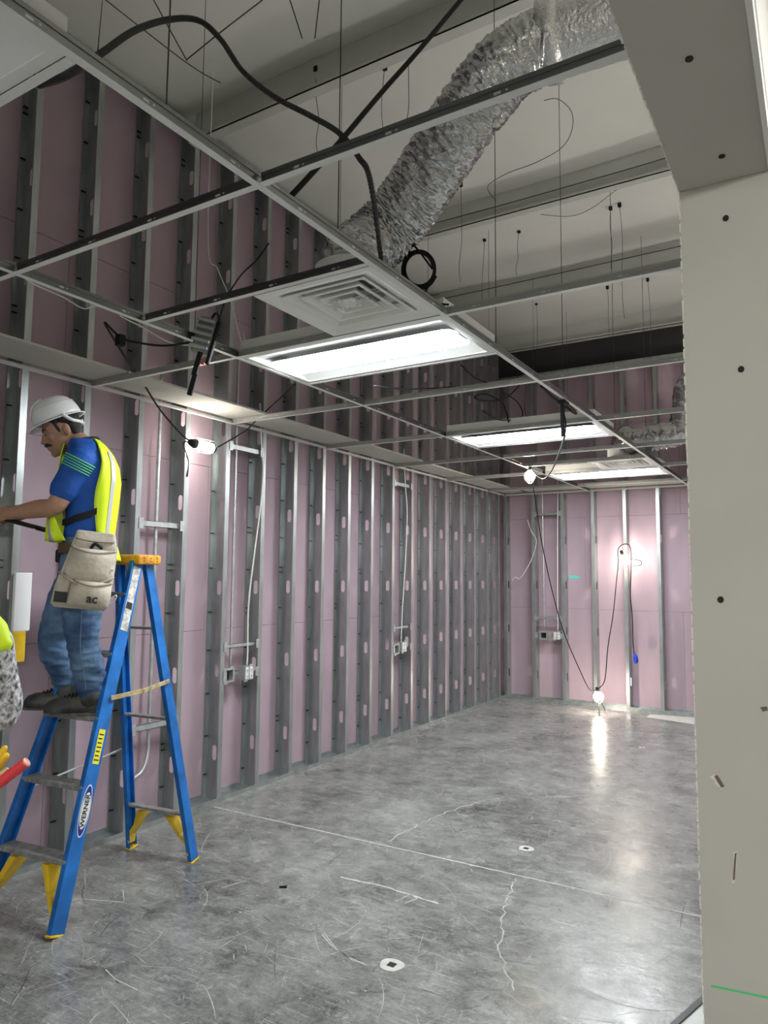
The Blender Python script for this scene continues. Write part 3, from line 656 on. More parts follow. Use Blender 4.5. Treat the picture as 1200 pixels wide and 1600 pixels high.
s2 = b2+Vector((0, 0, .10)); s3 = b3+Vector((-.35, -.2, .9)).normalized()*.10; s4 = b4+Vector((0, 0, .12))
clipY = onmain(882, M1, 2.74); cp = Vector((M1-.018, clipY, HC-.03))
MB().tube(spline([cp, at(884, 665, 'Y', clipY+.1), at(880, 690, 'Y', clipY+.4), at(872, 712, 'Y', clipY+.9), at(862, 735, 'Y', clipY+1.6), at(850, 748, 'Y', 5.2), at(838, 742, 'Y', 5.4), s2], 8), .006, 6).build('cord', black, ss, True)
MB().tube(spline([s2, at(838, 790, 'Y', 5.9), at(846, 845, 'Y', 6.3), at(862, 920, 'Y', 6.7), at(880, 985, 'Y', 7.0), at(905, 1045, 'Y', 7.2), at(922, 1078, 'Y', 7.35), s4], 8), .006, 6).build('cord', black, ss, True)
MB().tube(spline([s4, at(945, 1062, 'Y', 7.5), at(950, 1010, 'Y', 7.6), at(958, 960, 'Y', 7.72), at(963, 910, 'Y', YF-.06), at(966, 880, 'Y', YF-.05), at(966, 858, 'Y', YF-.05), at(976, 850, 'Y', YF-.03), at(985, 856, 'Y', YF-.05), at(986, 890, 'Y', YF-.05), at(985, 930, 'Y', YF-.05), at(988, 965, 'Y', YF-.05), at(989, 1000, 'Y', YF-.05), at(991, 1022, 'Y', YF-.05)], 8), .006, 6).build('cord', black, ss, True)
MB().tube(spline([b3+Vector((.04, 0, 0)), at(1000, 876, 'Y', YF-.08), at(1001, 883, 'Y', YF-.08), at(988, 884, 'Y', YF-.06)], 6), .004, 6).build('cord', black, ss, True)
T = frame(at(993, 1030, 'Y', YF-.05), Vector((1, 0, 0)), Vector((0, 1, 0)), Vector((0, 0, 1)))
MB().tube([T @ Vector((-.012, 0, .07)), T @ Vector((0, 0, .03)), T @ Vector((.004, 0, -.02)), T @ Vector((.006, 0, -.05))], [.012, .026, .03, .018], 10).build('blue_plug', bluepl, ss, True)
foot = at(937, 1119, 'Z', 0)
MB().tube([b4+Vector((0, 0, -.03)), foot+Vector((0, 0, .005))], [.006, .005], 6).tube([b4+Vector((.02, 0, -.02)), at(946, 1110, 'Z', .005)], .004, 6).build('stand_wire', black, ss)
# clip at main 1
ck = thing('cord_clip', cp, 'black spring clamp holding a cord on the main tee', 'clamp')
T = frame(cp, Vector((0, 1, 0)), Vector((-1, 0, 0)), Vector((0, 0, 1)))
MB().bbox(-.05, -.035, -.005, .05, .012, .02, .006, T).build('jaw', black, ck); MB().bbox(-.012, -.015, -.16, .012, .008, -.002, .005, T).bbox(-.018, -.018, -.21, .004, .004, -.14, .004, T).build('strap', black, ck)
cable('grid_cable', [at(846, 603, 'Z', HC+.06), at(862, 620, 'Z', HC+.05), at(880, 633, 'Z', HC+.05), at(900, 646, 'Z', HC+.05), cp+Vector((0, .0, .045))], .01, black, 'thick black cable lying along the main tee at the cord clamp')
# ------------------------------------------------------------------ electrical boxes, brackets and conduits
EB = 'electrical boxes on the stud walls'
def wallframe(w, a, z):                                     # local x along the wall, y up, z out of the wall
    if w == 'L': return frame(Vector((0, a, z)), Vector((0, 1, 0)), Vector((0, 0, 1)), Vector((1, 0, 0)))
    return frame(Vector((a, YF, z)), Vector((1, 0, 0)), Vector((0, 0, 1)), Vector((0, -1, 0)))
def ebox(w, a, z, kind, label):
    T = wallframe(w, a, z); t = thing('electrical_box', T @ Vector((0, 0, 0)), label, 'electrical box', EB); s = .052
    mb = MB(); R = []
    for zz, q in ((-.054, s), (.004, s), (.004, s-.014 if kind == 'open' else s-.004), (-.048, s-.014)): R.append([T @ Vector((sx*q, sy*q, zz)) for sx, sy in ((-1, -1), (1, -1), (1, 1), (-1, 1))])
    mb.rings(R); mb.build('steel_body', steel2, t)
    MB().box(-s+.004, -s-.012, -.001, -.01, -s, .002, T).box(.01, s, -.001, s-.004, s+.012, .002, T).build('fixing_ear', steel2, t)
    if kind == 'open':
        MB().box(-s+.016, -s+.016, -.04, s-.016, s-.016, -.036, T).build('dark_interior', darkm, t)
        MB().box(-.018, s-.016, -.03, .018, s-.006, .006, T).build('plaster_ring', steel2, t)
    else:
        for sx in (-1, 1):
            rcv = MB().bbox(sx*.023-.018, -.046, .0, sx*.023+.018, .046, .009, .003, T).build('receptacle', whitecable, t)
            mb = MB()
            for sy in (-1, 1):
                for dx_ in (-.006, .006): mb.box(sx*.023+dx_-.0018, sy*.022-.007, .009, sx*.023+dx_+.0018, sy*.022+.005, .0098, T)
                mb.box(sx*.023-.003, sy*.022-.015, .009, sx*.023+.003, sy*.022-.010, .0098, T)
            mb.box(-.0018+sx*.023, -.002, .009, .0018+sx*.023, .002, .0105, T)
            mb.build('slots', inkm, rcv)
    return T
def bar(w, a0, a1, z, label, h=.036, dep=-.012):
    T = wallframe(w, 0, z); mb = MB().box(a0, -h/2, dep-.004, a1, h/2, dep, T).box(a0, -h/2, dep-.02, a1, -h/2+.003, dep, T).box(a0, h/2-.003, dep-.02, a1, h/2, dep, T)
    for a in (a0-.012, a1-.024): mb.box(a, -.035, .003, a+.036, .035, .0045, T)
    return tag(mb.build('support_bar', steel2), label, 'bracket', 'steel bars between studs')
def emt(w, pts, label, r=.011, mt=steel2):
    T = wallframe(w, 0, 0); return tag(MB().tube(spline([T @ Vector(p) for p in pts], 6), r, 10).build('conduit', mt, None, True), label, 'conduit')
ebox('L', 2.487, .889, 'open', 'open steel switch box low on the long wall nearest the ladder'); ebox('L', 2.700, .885, 'duo', 'steel box with four white outlets on the long wall nearest the ladder')
bar('L', 2.437, 2.80, 1.10, 'galvanised bracket bar above the boxes nearest the ladder', .03); bar('L', 2.437, 2.80, 2.60, 'galvanised channel high between studs beside the lit wall lamp', .04)
bar('L', 2.437, 2.80, .888, 'galvanised bracket bar carrying the boxes nearest the ladder', .03, -.056)
emt('L', [(2.53, .945, -.03), (2.53, 1.5, -.03), (2.53, 2.2, -.03), (2.53, 2.62, -.03), (2.53, 3.3, -.03)], 'vertical steel conduit above the open switch box nearest the ladder', .010)
emt('L', [(2.70, .94, -.02), (2.70, 1.05, -.015), (2.68, 1.4, .0), (2.72, 1.8, .012), (2.775, 2.15, .012), (2.80, 2.45, .01), (2.79, 2.62, .0), (2.79, 3., -.03)], 'loose white cable bowing up from the four outlet box', .006, whitecable)
ebox('L', 4.935, .885, 'open', 'open steel switch box halfway along the long stud wall'); ebox('L', 5.085, .895, 'duo', 'steel box with white outlets halfway along the long stud wall')
bar('L', 4.873, 5.236, 1.10, 'galvanised bracket bar above the boxes halfway along the wall', .03); bar('L', 4.873, 5.236, .89, 'galvanised bracket bar carrying the boxes halfway along the wall', .03, -.056); bar('L', 4.873, 5.236, 2.6, 'galvanised channel high between studs halfway along the wall', .04)
emt('L', [(5.06, .95, -.02), (5.05, 1.3, .0), (5.09, 1.8, .01), (5.12, 2.3, .01), (5.11, 2.62, -.01), (5.11, 3., -.03)], 'loose white cable rising from the outlets halfway along the wall', .006, whitecable)
ebox('F', .545, .862, 'open', 'open steel switch box on the far wall'); ebox('F', .727, .866, 'duo', 'steel box with white outlets on the far wall')
bar('F', .437, .79, 1.09, 'galvanised bracket bar above the boxes on the far wall', .03); bar('F', .437, .79, .864, 'galvanised bracket bar carrying the far wall boxes', .03, -.056); bar('F', .437, .79, 2.49, 'galvanised channel high between studs on the far wall', .035)
emt('F', [(.545, .92, -.03), (.545, 1.6, -.03), (.54, 2.5, -.03), (.54, 3., -.03)], 'vertical steel conduit above the far wall switch box', .010)
emt('F', [(.735, .925, -.02), (.74, 1.3, -.01), (.75, 2.0, .0), (.76, 2.5, .0), (.76, 3., -.03)], 'white cable above the far wall outlets', .006, whitecable)
bar('L', 1.626, 1.988, 1.96, 'galvanised channel between studs just above the ladder cap', .04); bar('L', 1.626, 1.988, .64, 'galvanised channel between studs behind the rear ladder legs', .04)
emt('L', [(1.80, 3., -.05), (1.80, 2.4, -.05), (1.80, 1.2, -.05), (1.80, .62, -.05), (1.79, .45, -.04), (1.74, .36, -.03), (1.68, .33, -.03), (1.64, .32, -.03)], 'bent steel conduit running down behind the ladder', .012)
p = at(897, 902, 'Y', YF+SD+.0025)
T = frame(p, (1, 0, 0), (0, 0, 1), (0, -1, 0)); tag(MB().prism([(-.075, .02), (-.03, .025), (.06, .018), (.085, .0), (.06, -.022), (-.02, -.02), (-.07, -.005)], .003, T).build('teal_mark', tealm), 'small teal mark on the pink far wall board', 'tape')  # flat teal mark on the far wall board
loose([at(824, 812, 'Y', YF-.01), at(830, 830, 'Y', YF-.03), at(838, 845, 'Y', YF-.02), at(832, 870, 'Y', YF-.03), at(822, 890, 'Y', YF-.03), at(812, 904, 'Y', YF-.03), at(805, 902, 'Y', YF-.03), at(800, 907, 'Y', YF-.03)], .005, 'curly white wire end dangling in the far corner', whitecable)
# white and yellow box fixed beside the stud
pc = at(33, 965, 'X', .02)
wb = thing('wall_box', (.004, pc.y, at(33, 1035, 'X', .02).z), 'tall white panel with yellow lower end on the studs behind the worker', 'panel')
za, zb, zc = (at(33, y, 'X', .02).z for y in (1034, 986, 895)); ya = at(20, 960, 'X', .02).y; yb = at(46, 960, 'X', .02).y
MB().bbox(.004, ya, zb, .03, yb, zc, .004).build('white_panel', mat('bright_white_panel', (.92, .92, .92), .3), wb); MB().bbox(.004, ya, za, .03, yb-.02, zb-.0005, .004).build('yellow_end', yel, wb)
# ------------------------------------------------------------------ step ladder
LO = Vector((.418, 1.523, 0)); la = math.radians(6.5); LWv = Vector((math.cos(la), math.sin(la), 0)); LDv = Vector((-math.sin(la), math.cos(la), 0)); UZ = Vector((0, 0, 1))
def LP(w, d, z): return LO+LWv*w+LDv*d+UZ*z
ld = thing('step_ladder', LP(0, -.5, 0), 'blue fibreglass step ladder with yellow cap carrying a worker', 'ladder')
HT = 1.69
def rail_pts(front, sg):
    if front: return LP(sg*.262, -.955, .012), LP(sg*.125, -.405, HT)
    return LP(sg*.245, 0, .012), LP(sg*.118, -.315, HT)
def rail(front, sg):
    A, B_ = rail_pts(front, sg); t = (B_-A).normalized(); nd = (LDv-t*LDv.dot(t)).normalized(); wv = t.cross(nd); wv = wv if wv.dot(LWv)*sg > 0 else -wv
    wd = .078 if front else .06; fl_ = .030; th = .005; L = (B_-A).length; T = frame(A, nd, wv, t)
    mb = MB().bbox(-wd/2, -th, 0, wd/2, 0, L, .002, T).bbox(-wd/2, -fl_, 0, -wd/2+th, -.001, L, .002, T).bbox(wd/2-th, -fl_, 0, wd/2, -.001, L, .002, T)
    mb.build('front_rail' if front else 'rear_rail', blue, ld)
    ft = MB().bbox(-wd/2-.004, -fl_-.004, -.012, wd/2+.004, .004, -.001, .003, T); ft.build('foot_pad', yel, ld)
    return T, L
RAIL = {(f, s): rail(f, s) for f in (True, False) for s in (-1, 1)}
def pos(front, sg, z):
    A, B_ = rail_pts(front, sg); return A.lerp(B_, (z-A.z)/(B_.z-A.z))
for z in (.305, .61, .915, 1.22, 1.525):
    a, b = pos(True, -1, z), pos(True, 1, z); c = (a+b)/2; h = (b-a).length/2-.006; T = frame(c, LWv, LDv, UZ)
    st = MB().bbox(-h, -.045, -.024, h, .045, 0, .003, T).build('step', alu, ld)
    mb = MB()
    for k in range(6): mb.box(-h+.01, -.038+.014*k, 0, h-.01, -.032+.014*k, .0022, T)
    mb.build('tread_ribs', alu, st)
    mb = MB()
    for q in (-h+.03, -h+.06, h-.06, h-.03): mb.tube([T @ Vector((q, -.0445, -.012)), T @ Vector((q, -.0475, -.012))], .004, 8)
    mb.build('rivets', steel2, st)
for z, tread in ((.275, True), (.82, True), (1.33, False)):
    a, b = pos(False, -1, z), pos(False, 1, z); c = (a+b)/2; h = (b-a).length/2-.006; T = frame(c, LWv, LDv, UZ)
    MB().bbox(-h, -.022, -.014, h, .022, 0, .003, T).build('rear_bar', alu, ld)
for z in (.54,):
    a, b = pos(True, -1, z), pos(True, 1, z)
    MB().tube([a+LDv*.05, pos(False, -1, z+.07)], .006, 8).build('side_brace', steel2, ld)
# yellow corner braces
def brace(front, sg, z0, z1, off, w=.05):
    a = pos(front, sg, z0); c = (pos(front, -1, z1)+pos(front, 1, z1))/2; b = pos(front, sg, z1); e = b.lerp(c, off)-UZ*.025
    a = a-LWv*sg*.020; e = e-LWv*sg*.006
    k = (e-a).normalized(); mid = a.lerp(e, .45)-LWv*sg*.012
    s = LDv*w/2; R = []
    for p, q, th_ in ((a-UZ*.05, .8, .005), (a, .9, .010), (mid, .8, .014), (e+UZ*.008, 1.1, .022)):
        d_ = LWv*sg*th_
        R.append([p-s*q-d_, p+s*q-d_, p+s*q+d_, p-s*q+d_])
    MB().rings(R).build('corner_brace', yel, ld)
for sg in (-1, 1): brace(True, sg, .08, .29, .52, .085); brace(False, sg, .09, .265, .50, .058)
# spreaders
for sg in (-1, 1):
    a = pos(True, sg, 1.0); b = pos(False, sg, 1.03); m_ = a.lerp(b, .55)-UZ*.012+LWv*sg*.012; a = a+LWv*sg*.012; b = b+LWv*sg*.012
    mb = MB()
    for p, q in ((a, m_), (m_, b)):
        t = (q-p).normalized(); T = frame(p, t, LWv, t.cross(LWv)); mb.bbox(0, -.003, -.012, (q-p).length, .003, .012, .002, T)
    mb.tube([m_-LWv*.006, m_+LWv*.006], .012, 10); mb.build('spreader', tanbar, ld)
# cap
T = frame(LP(0, -.355, HT), LWv, LDv, UZ)
cap_ = MB().bbox(-.165, -.085, -.012, .165, .085, .042, .012, T).build('top_cap', orange, ld)
mb = MB()
for x, y, r in ((.10, .02, .012), (.05, -.03, .009), (-.02, .03, .014), (-.09, -.02, .01), (.12, -.05, .006)): mb.prism([(x+r*math.cos(a), y+r*math.sin(a)) for a in (math.pi*k/6 for k in range(12))], .0008, T @ Matrix.Translation((0, 0, .0418)))
for z in (.006, .022):
    for y in (-.05, .0, .05): mb.tube([T @ Vector((.1645, y, z)), T @ Vector((.1662, y, z))], .004, 8)
mb.build('cap_holes', inkm, cap_)
# rail stickers and logo (near front rail, outer face)
T0, L0 = RAIL[(True, 1)]
def on_rail(z): A, B_ = rail_pts(True, 1); return (z-A.z)/(B_.z-A.z)*L0
def face(h): return T0 @ Matrix.Translation((0, .0008, h)) @ Matrix(((0, -1, 0, 0), (0, 0, 1, 0), (1, 0, 0, 0), (0, 0, 0, 1)))   # local x along rail, z outward
def patchbox(h0, h1, w0, w1, mt, name, par, o=0.): T = T0; return MB().box(w0, .0004+o, h0, w1, .0012+o, h1, T).build(name, mt, par)
patchbox(on_rail(1.33), on_rail(1.665), -.026, .024, sticker, 'warning_sticker', ld)
patchbox(on_rail(1.44), on_rail(1.475), -.022, .020, inkm, 'sticker_symbol', ld, .0006)
ys_ = patchbox(on_rail(.70), on_rail(.855), -.018, .022, ysticker, 'yellow_sticker', ld)
for k in range(7):
    h = on_rail(.715+.019*k); patchbox(h, h+.006, -.013, .012 if k % 3 else .017, inkm, 'sticker_line', ys_, .0006)
h = on_rail(.50)
def ell(a, b, o, mt, name):
    T = face(h) @ Matrix.Translation((0, 0, o)); MB().prism([(a*math.cos(q), b*math.sin(q)) for q in (math.pi*k/20 for k in range(40))], .0006, T).build(name, mt, ld)
navy = mat('navy_ink', (.01, .03, .25), .5)
ell(.118, .031, 0, white, 'logo_plate'); ell(.111, .027, .0007, navy, 'logo_field')
T = face(h) @ Matrix.Translation((0, 0, .0014)); MB().prism([(.082*math.cos(q) if abs(math.cos(q)) < .999 else .082*math.cos(q), .0255*math.sin(q)) for q in (math.pi*k/20 for k in range(40))], .0006, T).build('logo_centre', white, ld)
text_mesh('WERNER', .036, face(h) @ Matrix.Translation((0, 0, .0026)), inkm, 'logo_lettering', ld, .0005, sx=1.02)
# ------------------------------------------------------------------ people
def ring_e(c, ax, ay, a, b, n=28, p=2.3):
    R = []
    for k in range(n):
        t = 2*math.pi*k/n; ct, st = math.cos(t), math.sin(t)
        R.append(Vector(c)+Vector(ax)*a*math.copysign(abs(ct)**(2/p), ct)+Vector(ay)*b*math.copysign(abs(st)**(2/p), st))
    return R
def limb(mb, pts, rad, n=16, sub=5):
    P = spline(pts, sub); rr = []
    for i in range(len(pts)-1):
        for k in range(sub): t = k/sub; t = t*t*(3-2*t)*.5+t*.5; rr.append(rad[i]+(rad[i+1]-rad[i])*t)
    rr.append(rad[-1])
    d0 = (P[0]-P[1]).normalized(); d1 = (P[-1]-P[-2]).normalized()
    P = [P[0]+d0*rr[0]*.9, P[0]+d0*rr[0]*.55]+P+[P[-1]+d1*rr[-1]*.55, P[-1]+d1*rr[-1]*.9]; rr = [rr[0]*.35, rr[0]*.8]+rr+[rr[-1]*.8, rr[-1]*.35]
    mb.tube(P, rr, n); return mb
def hand(mb, wrist, d, palm_n, side, curl=.9, s=1., spread=1.):
    # d: direction of the hand, palm_n: out of the palm, side: toward the thumb
    d = d.normalized(); side = (side-d*side.dot(d)).normalized(); palm_n = d.cross(side) if d.cross(side).dot(palm_n) > 0 else side.cross(d)
    R = []
    for l, a, b in ((-.02, .026, .021), (.0, .027, .019), (.03, .036, .016), (.06, .042, .0155), (.085, .042, .0135), (.094, .036, .010)): R.append(ring_e(wrist+d*l*s, side, palm_n, a*s, b*s, 16))
    mb.rings(R)
    for off, ln, r in ((.031, .068, .0092), (.010, .078, .0095), (-.011, .072, .0092), (-.031, .056, .0082)):
        p = wrist+(d*.082+side*off*spread)*s; pts = [p-d*.02*s]; a = 0; dr = d.copy()
        for q in (.42, .32, .26):
            a += curl*.5; dr = d*math.cos(a)+palm_n*math.sin(a); pts.append(p); p = p+dr*ln*q*s
        pts.append(p); limb(mb, pts, [r*s, r*s, r*.98*s, r*.92*s, r*.78*s], 10, 3)
    b = wrist+(d*.018+side*.022)*s; limb(mb, [b, b+(d*.022+side*.022+palm_n*.008)*s, b+(d*.048+side*.030+palm_n*.020)*s, b+(d*.072+side*.026+palm_n*.028)*s], [.014*s, .0125*s, .0105*s, .009*s], 10, 3)
def head(mb, c, F, U, s=1.):
    L = U.cross(F).normalized()
    R = []
    for h, fr, bk, hw_ in ((-.112, .052, .006, .022), (-.105, .074, .022, .036), (-.085, .083, .045, .052), (-.06, .085, .062, .060), (-.03, .086, .078, .067), (0, .087, .091, .072), (.03, .089, .097, .075), (.06, .084, .095, .074), (.085, .068, .082, .064), (.105, .044, .058, .044), (.116, .018, .026, .02)):
        ctr = c+U*h*s+F*((fr-bk)/2*s); R.append(ring_e(ctr, F, L, (fr+bk)/2*s, hw_*s, 28, 2.15))
    mb.rings(R)
    T = frame(c, F, L, U)
    # nose, brow, lips, chin, cheek bones, ears
    limb(mb, [T @ Vector((.083*s, 0, .018*s)), T @ Vector((.096*s, 0, -.006*s)), T @ Vector((.106*s, 0, -.028*s))], [.008*s, .009*s, .012*s], 10, 3)
    for sg in (-1, 1):
        mb.ball(T @ Vector((.094*s, sg*.011*s, -.030*s)), .0085*s, 10, 7); limb(mb, [T @ Vector((.080*s, sg*.012*s, .026*s)), T @ Vector((.072*s, sg*.045*s, .027*s))], [.009*s, .008*s], 8, 2)
        mb.ball(T @ Vector((.062*s, sg*.042*s, -.02*s)), .020*s, 10, 7)
        R = []
        for x, q in ((-.004, .7), (.006, 1), (.014, .92), (.018, .5)): R.append([T @ Vector(((-.012+.017*q*math.cos(a)*1.05-x*.5)*s, sg*(.068+x)*s, (-.005+.031*q*math.sin(a))*s)) for a in (2*math.pi*k/14 for k in range(14))])
        mb.rings(R)
    limb(mb, [T @ Vector((.080*s, -.018*s, -.062*s)), T @ Vector((.090*s, 0, -.060*s)), T @ Vector((.080*s, .018*s, -.062*s))], [.006*s, .0085*s, .006*s], 8, 3)
    limb(mb, [T @ Vector((.078*s, -.016*s, -.072*s)), T @ Vector((.087*s, 0, -.072*s)), T @ Vector((.078*s, .016*s, -.072*s))], [.006*s, .009*s, .006*s], 8, 3)
    mb.ball(T @ Vector((.070*s, 0, -.096*s)), .020*s, 10, 7)
    return T
def boot_mesh(ankle, toe, U, s=1.):
    d = toe-ankle; d = d-U*d.dot(U); L = d.length; d.normalize(); sd = U.cross(d)
    base = ankle-U*((ankle-toe).dot(U))
    mb = MB(); R = []
    for l, w_, h in ((-.072, .022, .05), (-.064, .034, .075), (-.03, .039, .085), (.02, .040, .080), (.07, .045, .076), (.12, .050, .066), (.165, .050, .062), (.198, .040, .050), (.216, .020, .028)):
        k = l/.212*L if l > 0 else l
        R.append([base+d*k*1.0+sd*w_*math.cos(a)*s+U*(h*max(0, math.sin(a))**.8 if math.sin(a) > 0 else 0)*s+U*.016 for a in (2*math.pi*q/20 for q in range(20))])
    mb.rings(R)
    mb.tube([base+U*.05+d*.008, base+U*.10+d*.010, base+U*.14+d*.012], [.050*s, .051*s, .053*s], 18)
    sole = MB(); O = []
    for q in range(28):
        a = 2*math.pi*q/28; x = .5*(1+math.cos(a)); k = -.078+(L+.008+.078)*x; wv = (.036+.014*x-.02*max(0, x-.8)*2)
        O.append((k, wv*math.copysign(abs(math.sin(a))**.6, math.sin(a))))
    sole.prism(O, .024, frame(base, d, sd, U)); return mb, sole, d, sd, base
# ---- worker on the ladder
D0 = proj(LP(.0, -.65, .93))[2]
J = lambda x, y, dd=0.: atd(x, y, D0+dd)
zb_ = .9185                                                # top of the third step
pw = thing('person', (LP(0, -.65, zb_)), 'worker in white helmet, yellow vest and jeans standing on the ladder', 'person')
left = -RT.copy(); left.z = 0; left.normalize(); away = FW.copy(); away.z = 0; away.normalize()
def facing(deg): a = math.radians(deg); return left*math.cos(a)+away*math.sin(a)
FB = facing(-16); LB = UZ.cross(FB)                        # body forward, body left (toward the camera)
# torso rings: (px, py, half depth, half width)
TR = [(132, 898, .108, .150), (133, 872, .114, .156), (137, 842, .110, .152), (141, 812, .110, .152), (143, 782, .116, .162), (144, 752, .122, .175), (143, 728, .116, .180), (140, 710, .100, .170), (136, 697, .080, .125), (131, 688, .062, .075)]
def torso(mb, grow=0., i0=0, i1=99, lean=0.):
    R = []
    for (x, y, a, b) in TR[i0:i1]: R.append(ring_e(J(x, y), FB, LB, a+grow, b+grow, 40, 2.5))
    mb.rings(R); return mb
shL = J(126, 721, -.155); shR = J(146, 716, .15); elL = J(86, 790, -.19); elR = J(120, 790, .16); wrL = J(14, 803, -.10); wrR = J(42, 802, .11)
hipL = J(134, 893, -.082); hipR = J(126, 893, .082); knL = J(129, 1005, -.10); knR = J(84, 999, .10)
# ankles come down onto the step
def onstep(w, d, z): return LP(w, d, z)
def solve_foot(px, d):
    lo, hi = -.6, .6
    for _ in range(40):
        mid = (lo+hi)/2
        if proj(LP(mid, d, zb_))[0] < px: lo = mid
        else: hi = mid
    return LP(lo, d, zb_)
fL = solve_foot(138, -.672); fR = solve_foot(103, -.615)
fdir = facing(-8)
ankL = fL+UZ*.085; ankR = fR+UZ*.085
sk = MB()
HC_ = J(98, 675, -.0); FH = (facing(-24)*.93-UZ*.37).normalized(); UH = (UZ*.93+facing(-24)*.37).normalized()
TH = head(sk, HC_, FH, UH, 1.0)
limb(sk, [J(138, 716, .0), J(126, 694, 0), HC_-UH*.055-FH*.02], [.075, .058, .055], 18)
torso(sk, -.012)
for a, b, c in ((shL, elL, wrL), (shR, elR, wrR)): limb(sk, [a, a.lerp(b, .5), b, b.lerp(c, .35), c], [.062, .054, .045, .045, .030], 16)
hdL = (J(-14, 806, -.05)-wrL); hdR = (J(16, 806, .06)-wrR)
hand(sk, wrL, hdL, -UZ+away*.6, UZ+away*.4, .75); hand(sk, wrR, hdR, UZ*.6-away*.7, UZ*.8-away*.5, .55)
for a, b, c in ((hipL, knL, ankL), (hipR, knR, ankR)): limb(sk, [a, a.lerp(b, .5), b, b.lerp(c, .4), c], [.088, .080, .056, .054, .038], 16)
remesh(sk, 'body', skin, .0052, 3, pw)
# hair under the helmet, moustache, eyes
mb = MB(); R = []
for h, f0, bk, hw_ in ((-.052, -.045, .066, .052), (-.035, -.022, .084, .068), (-.01, -.02, .096, .077), (.02, .0, .102, .080), (.045, .072, .102, .080), (.07, .085, .097, .077)):
    ctr = HC_+UH*h+FH*((f0-bk)/2); R.append(ring_e(ctr, FH, UH.cross(FH), (f0+bk)/2, hw_, 28, 2.2))
mb.rings(R)
for sg in (-1, 1): limb(mb, [TH @ Vector((.028, sg*.0715, .05)), TH @ Vector((.022, sg*.071, .02)), TH @ Vector((.016, sg*.0685, -.006))], [.011, .009, .006], 8, 3)
remesh(mb, 'hair', hairm, .005, 2, pw)
mb = MB(); limb(mb, [TH @ Vector((.072, .034, -.056)), TH @ Vector((.091, .017, -.049)), TH @ Vector((.098, 0, -.046)), TH @ Vector((.091, -.017, -.049)), TH @ Vector((.072, -.034, -.056))], [.004, .0075, .008, .0075, .004], 8, 4)
mb.build('moustache', hairm, pw, True)
for sg in (-1, 1):
    e = MB().ball(TH @ Vector((.0735, sg*.031, .006)), (.010, .010, .006), 12, 8).build('eye', mat('eye_white', (.30, .27, .24), .4), pw, True)
    MB().ball(TH @ Vector((.0810, sg*.031, .005)), (.0045, .0045, .0045), 10, 7).build('iris', inkm, e, True)
    mb = MB(); limb(mb, [TH @ Vector((.089, sg*.014, .025)), TH @ Vector((.086, sg*.033, .030)), TH @ Vector((.074, sg*.050, .024))], [.0035, .005, .003], 8, 3); mb.build('eyebrow', hairm, pw, True)
# helmet
hm = thing('hard_hat', HC_+UH*.1, 'white hard hat worn by the worker on the ladder', 'hard hat')
Th = TH @ Matrix.Rotation(math.radians(4), 4, 'Y') @ Matrix.Translation((.0, 0, .062)) @ Matrix.Diagonal((.93, .95, .93, 1))
R = []
for i in range(11):
    a = math.pi/2*i/10; rr = math.cos(a)**.70; z = .132*math.sin(a)**.95
    R.append([Th @ Vector(((.130*rr)*math.cos(q)-.004, .104*rr*math.sin(q), z)) for q in (2*math.pi*k/40 for k in range(40))] if i < 10 else [Th @ Vector((.01*math.cos(q)-.004, .01*math.sin(q), z)) for q in (2*math.pi*k/40 for k in range(40))])
Ri = [[Th @ Vector((.124*(1-.012*i)*math.cos(q)-.004, .098*(1-.012*i)*math.sin(q), .012*i)) for q in (2*math.pi*k/40 for k in range(40))] for i in range(7, -1, -1)]
MB().rings(R[::-1]+Ri[::-1]).build('shell', helm, hm, True)
R = []
for x0, z in ((0, .006), (1, -.002), (1, -.007), (0, .0)):
    r_ = []
    for k in range(40):
        q = 2*math.pi*k/40; ex = .008+.026*max(0, math.cos(q))**1.5+.010*max(0, -math.cos(q))
        r_.append(Th @ Vector(((.129+ex*x0)*math.cos(q)-.004, (.103+ex*x0)*math.sin(q), z-.007*x0*max(0, math.cos(q))**2)))
    R.append(r_)
MB().rings(R, close=True, cap=False).build('brim', helm, hm, True)
mb = MB()
for off in (-.03, 0, .03):
    mb.tube([Th @ Vector((.128*math.cos(a)**.70*math.copysign(1, math.cos(a)) if math.cos(a) > 0 else 0, off, math.sin(a)**.95*.133+.0015-abs(off)*.12)) for a in (math.pi/2*k/12 for k in range(3, 12))], .005, 6)
mb.build('ridge', helm, hm, True)
mb = MB(); mb.tube(spline([Th @ Vector((-.03, .106, .004)), Th @ Vector((-.06, .098, -.035)), Th @ Vector((-.095, .060, -.050)), Th @ Vector((-.108, 0, -.052)), Th @ Vector((-.095, -.060, -.050)), Th @ Vector((-.06, -.098, -.035))], 6), .009, 8)
mb.bbox(-.122, -.022, -.066, -.106, .022, -.036, .005, Th)
mb.build('suspension_band', helm, hm, True)
# shirt
sh_ = MB(); torso(sh_, .004, 2, 10)
limb(sh_, [J(140, 716, -.06), shL, shL.lerp(elL, .34), shL.lerp(elL, .66)], [.082, .074, .068, .068], 22)
limb(sh_, [J(145, 716, .06), shR, shR.lerp(elR, .34), shR.lerp(elR, .66)], [.082, .074, .068, .068], 22)
remesh(sh_, 'tshirt', shirtb, .0065, 5, pw)
ax_ = (elL-shL).normalized()
for k in range(5):
    c = shL+ax_*(-.005+.0125*k); p_ = ax_.orthogonal().normalized(); q_ = ax_.cross(p_); r = .0795-.0012*k
    MB().tube([c+p_*math.cos(a)*r+q_*math.sin(a)*r for a in (2*math.pi*j/40 for j in range(41))], .0028, 6, False).build('sleeve_stripe', stripe, pw, True)
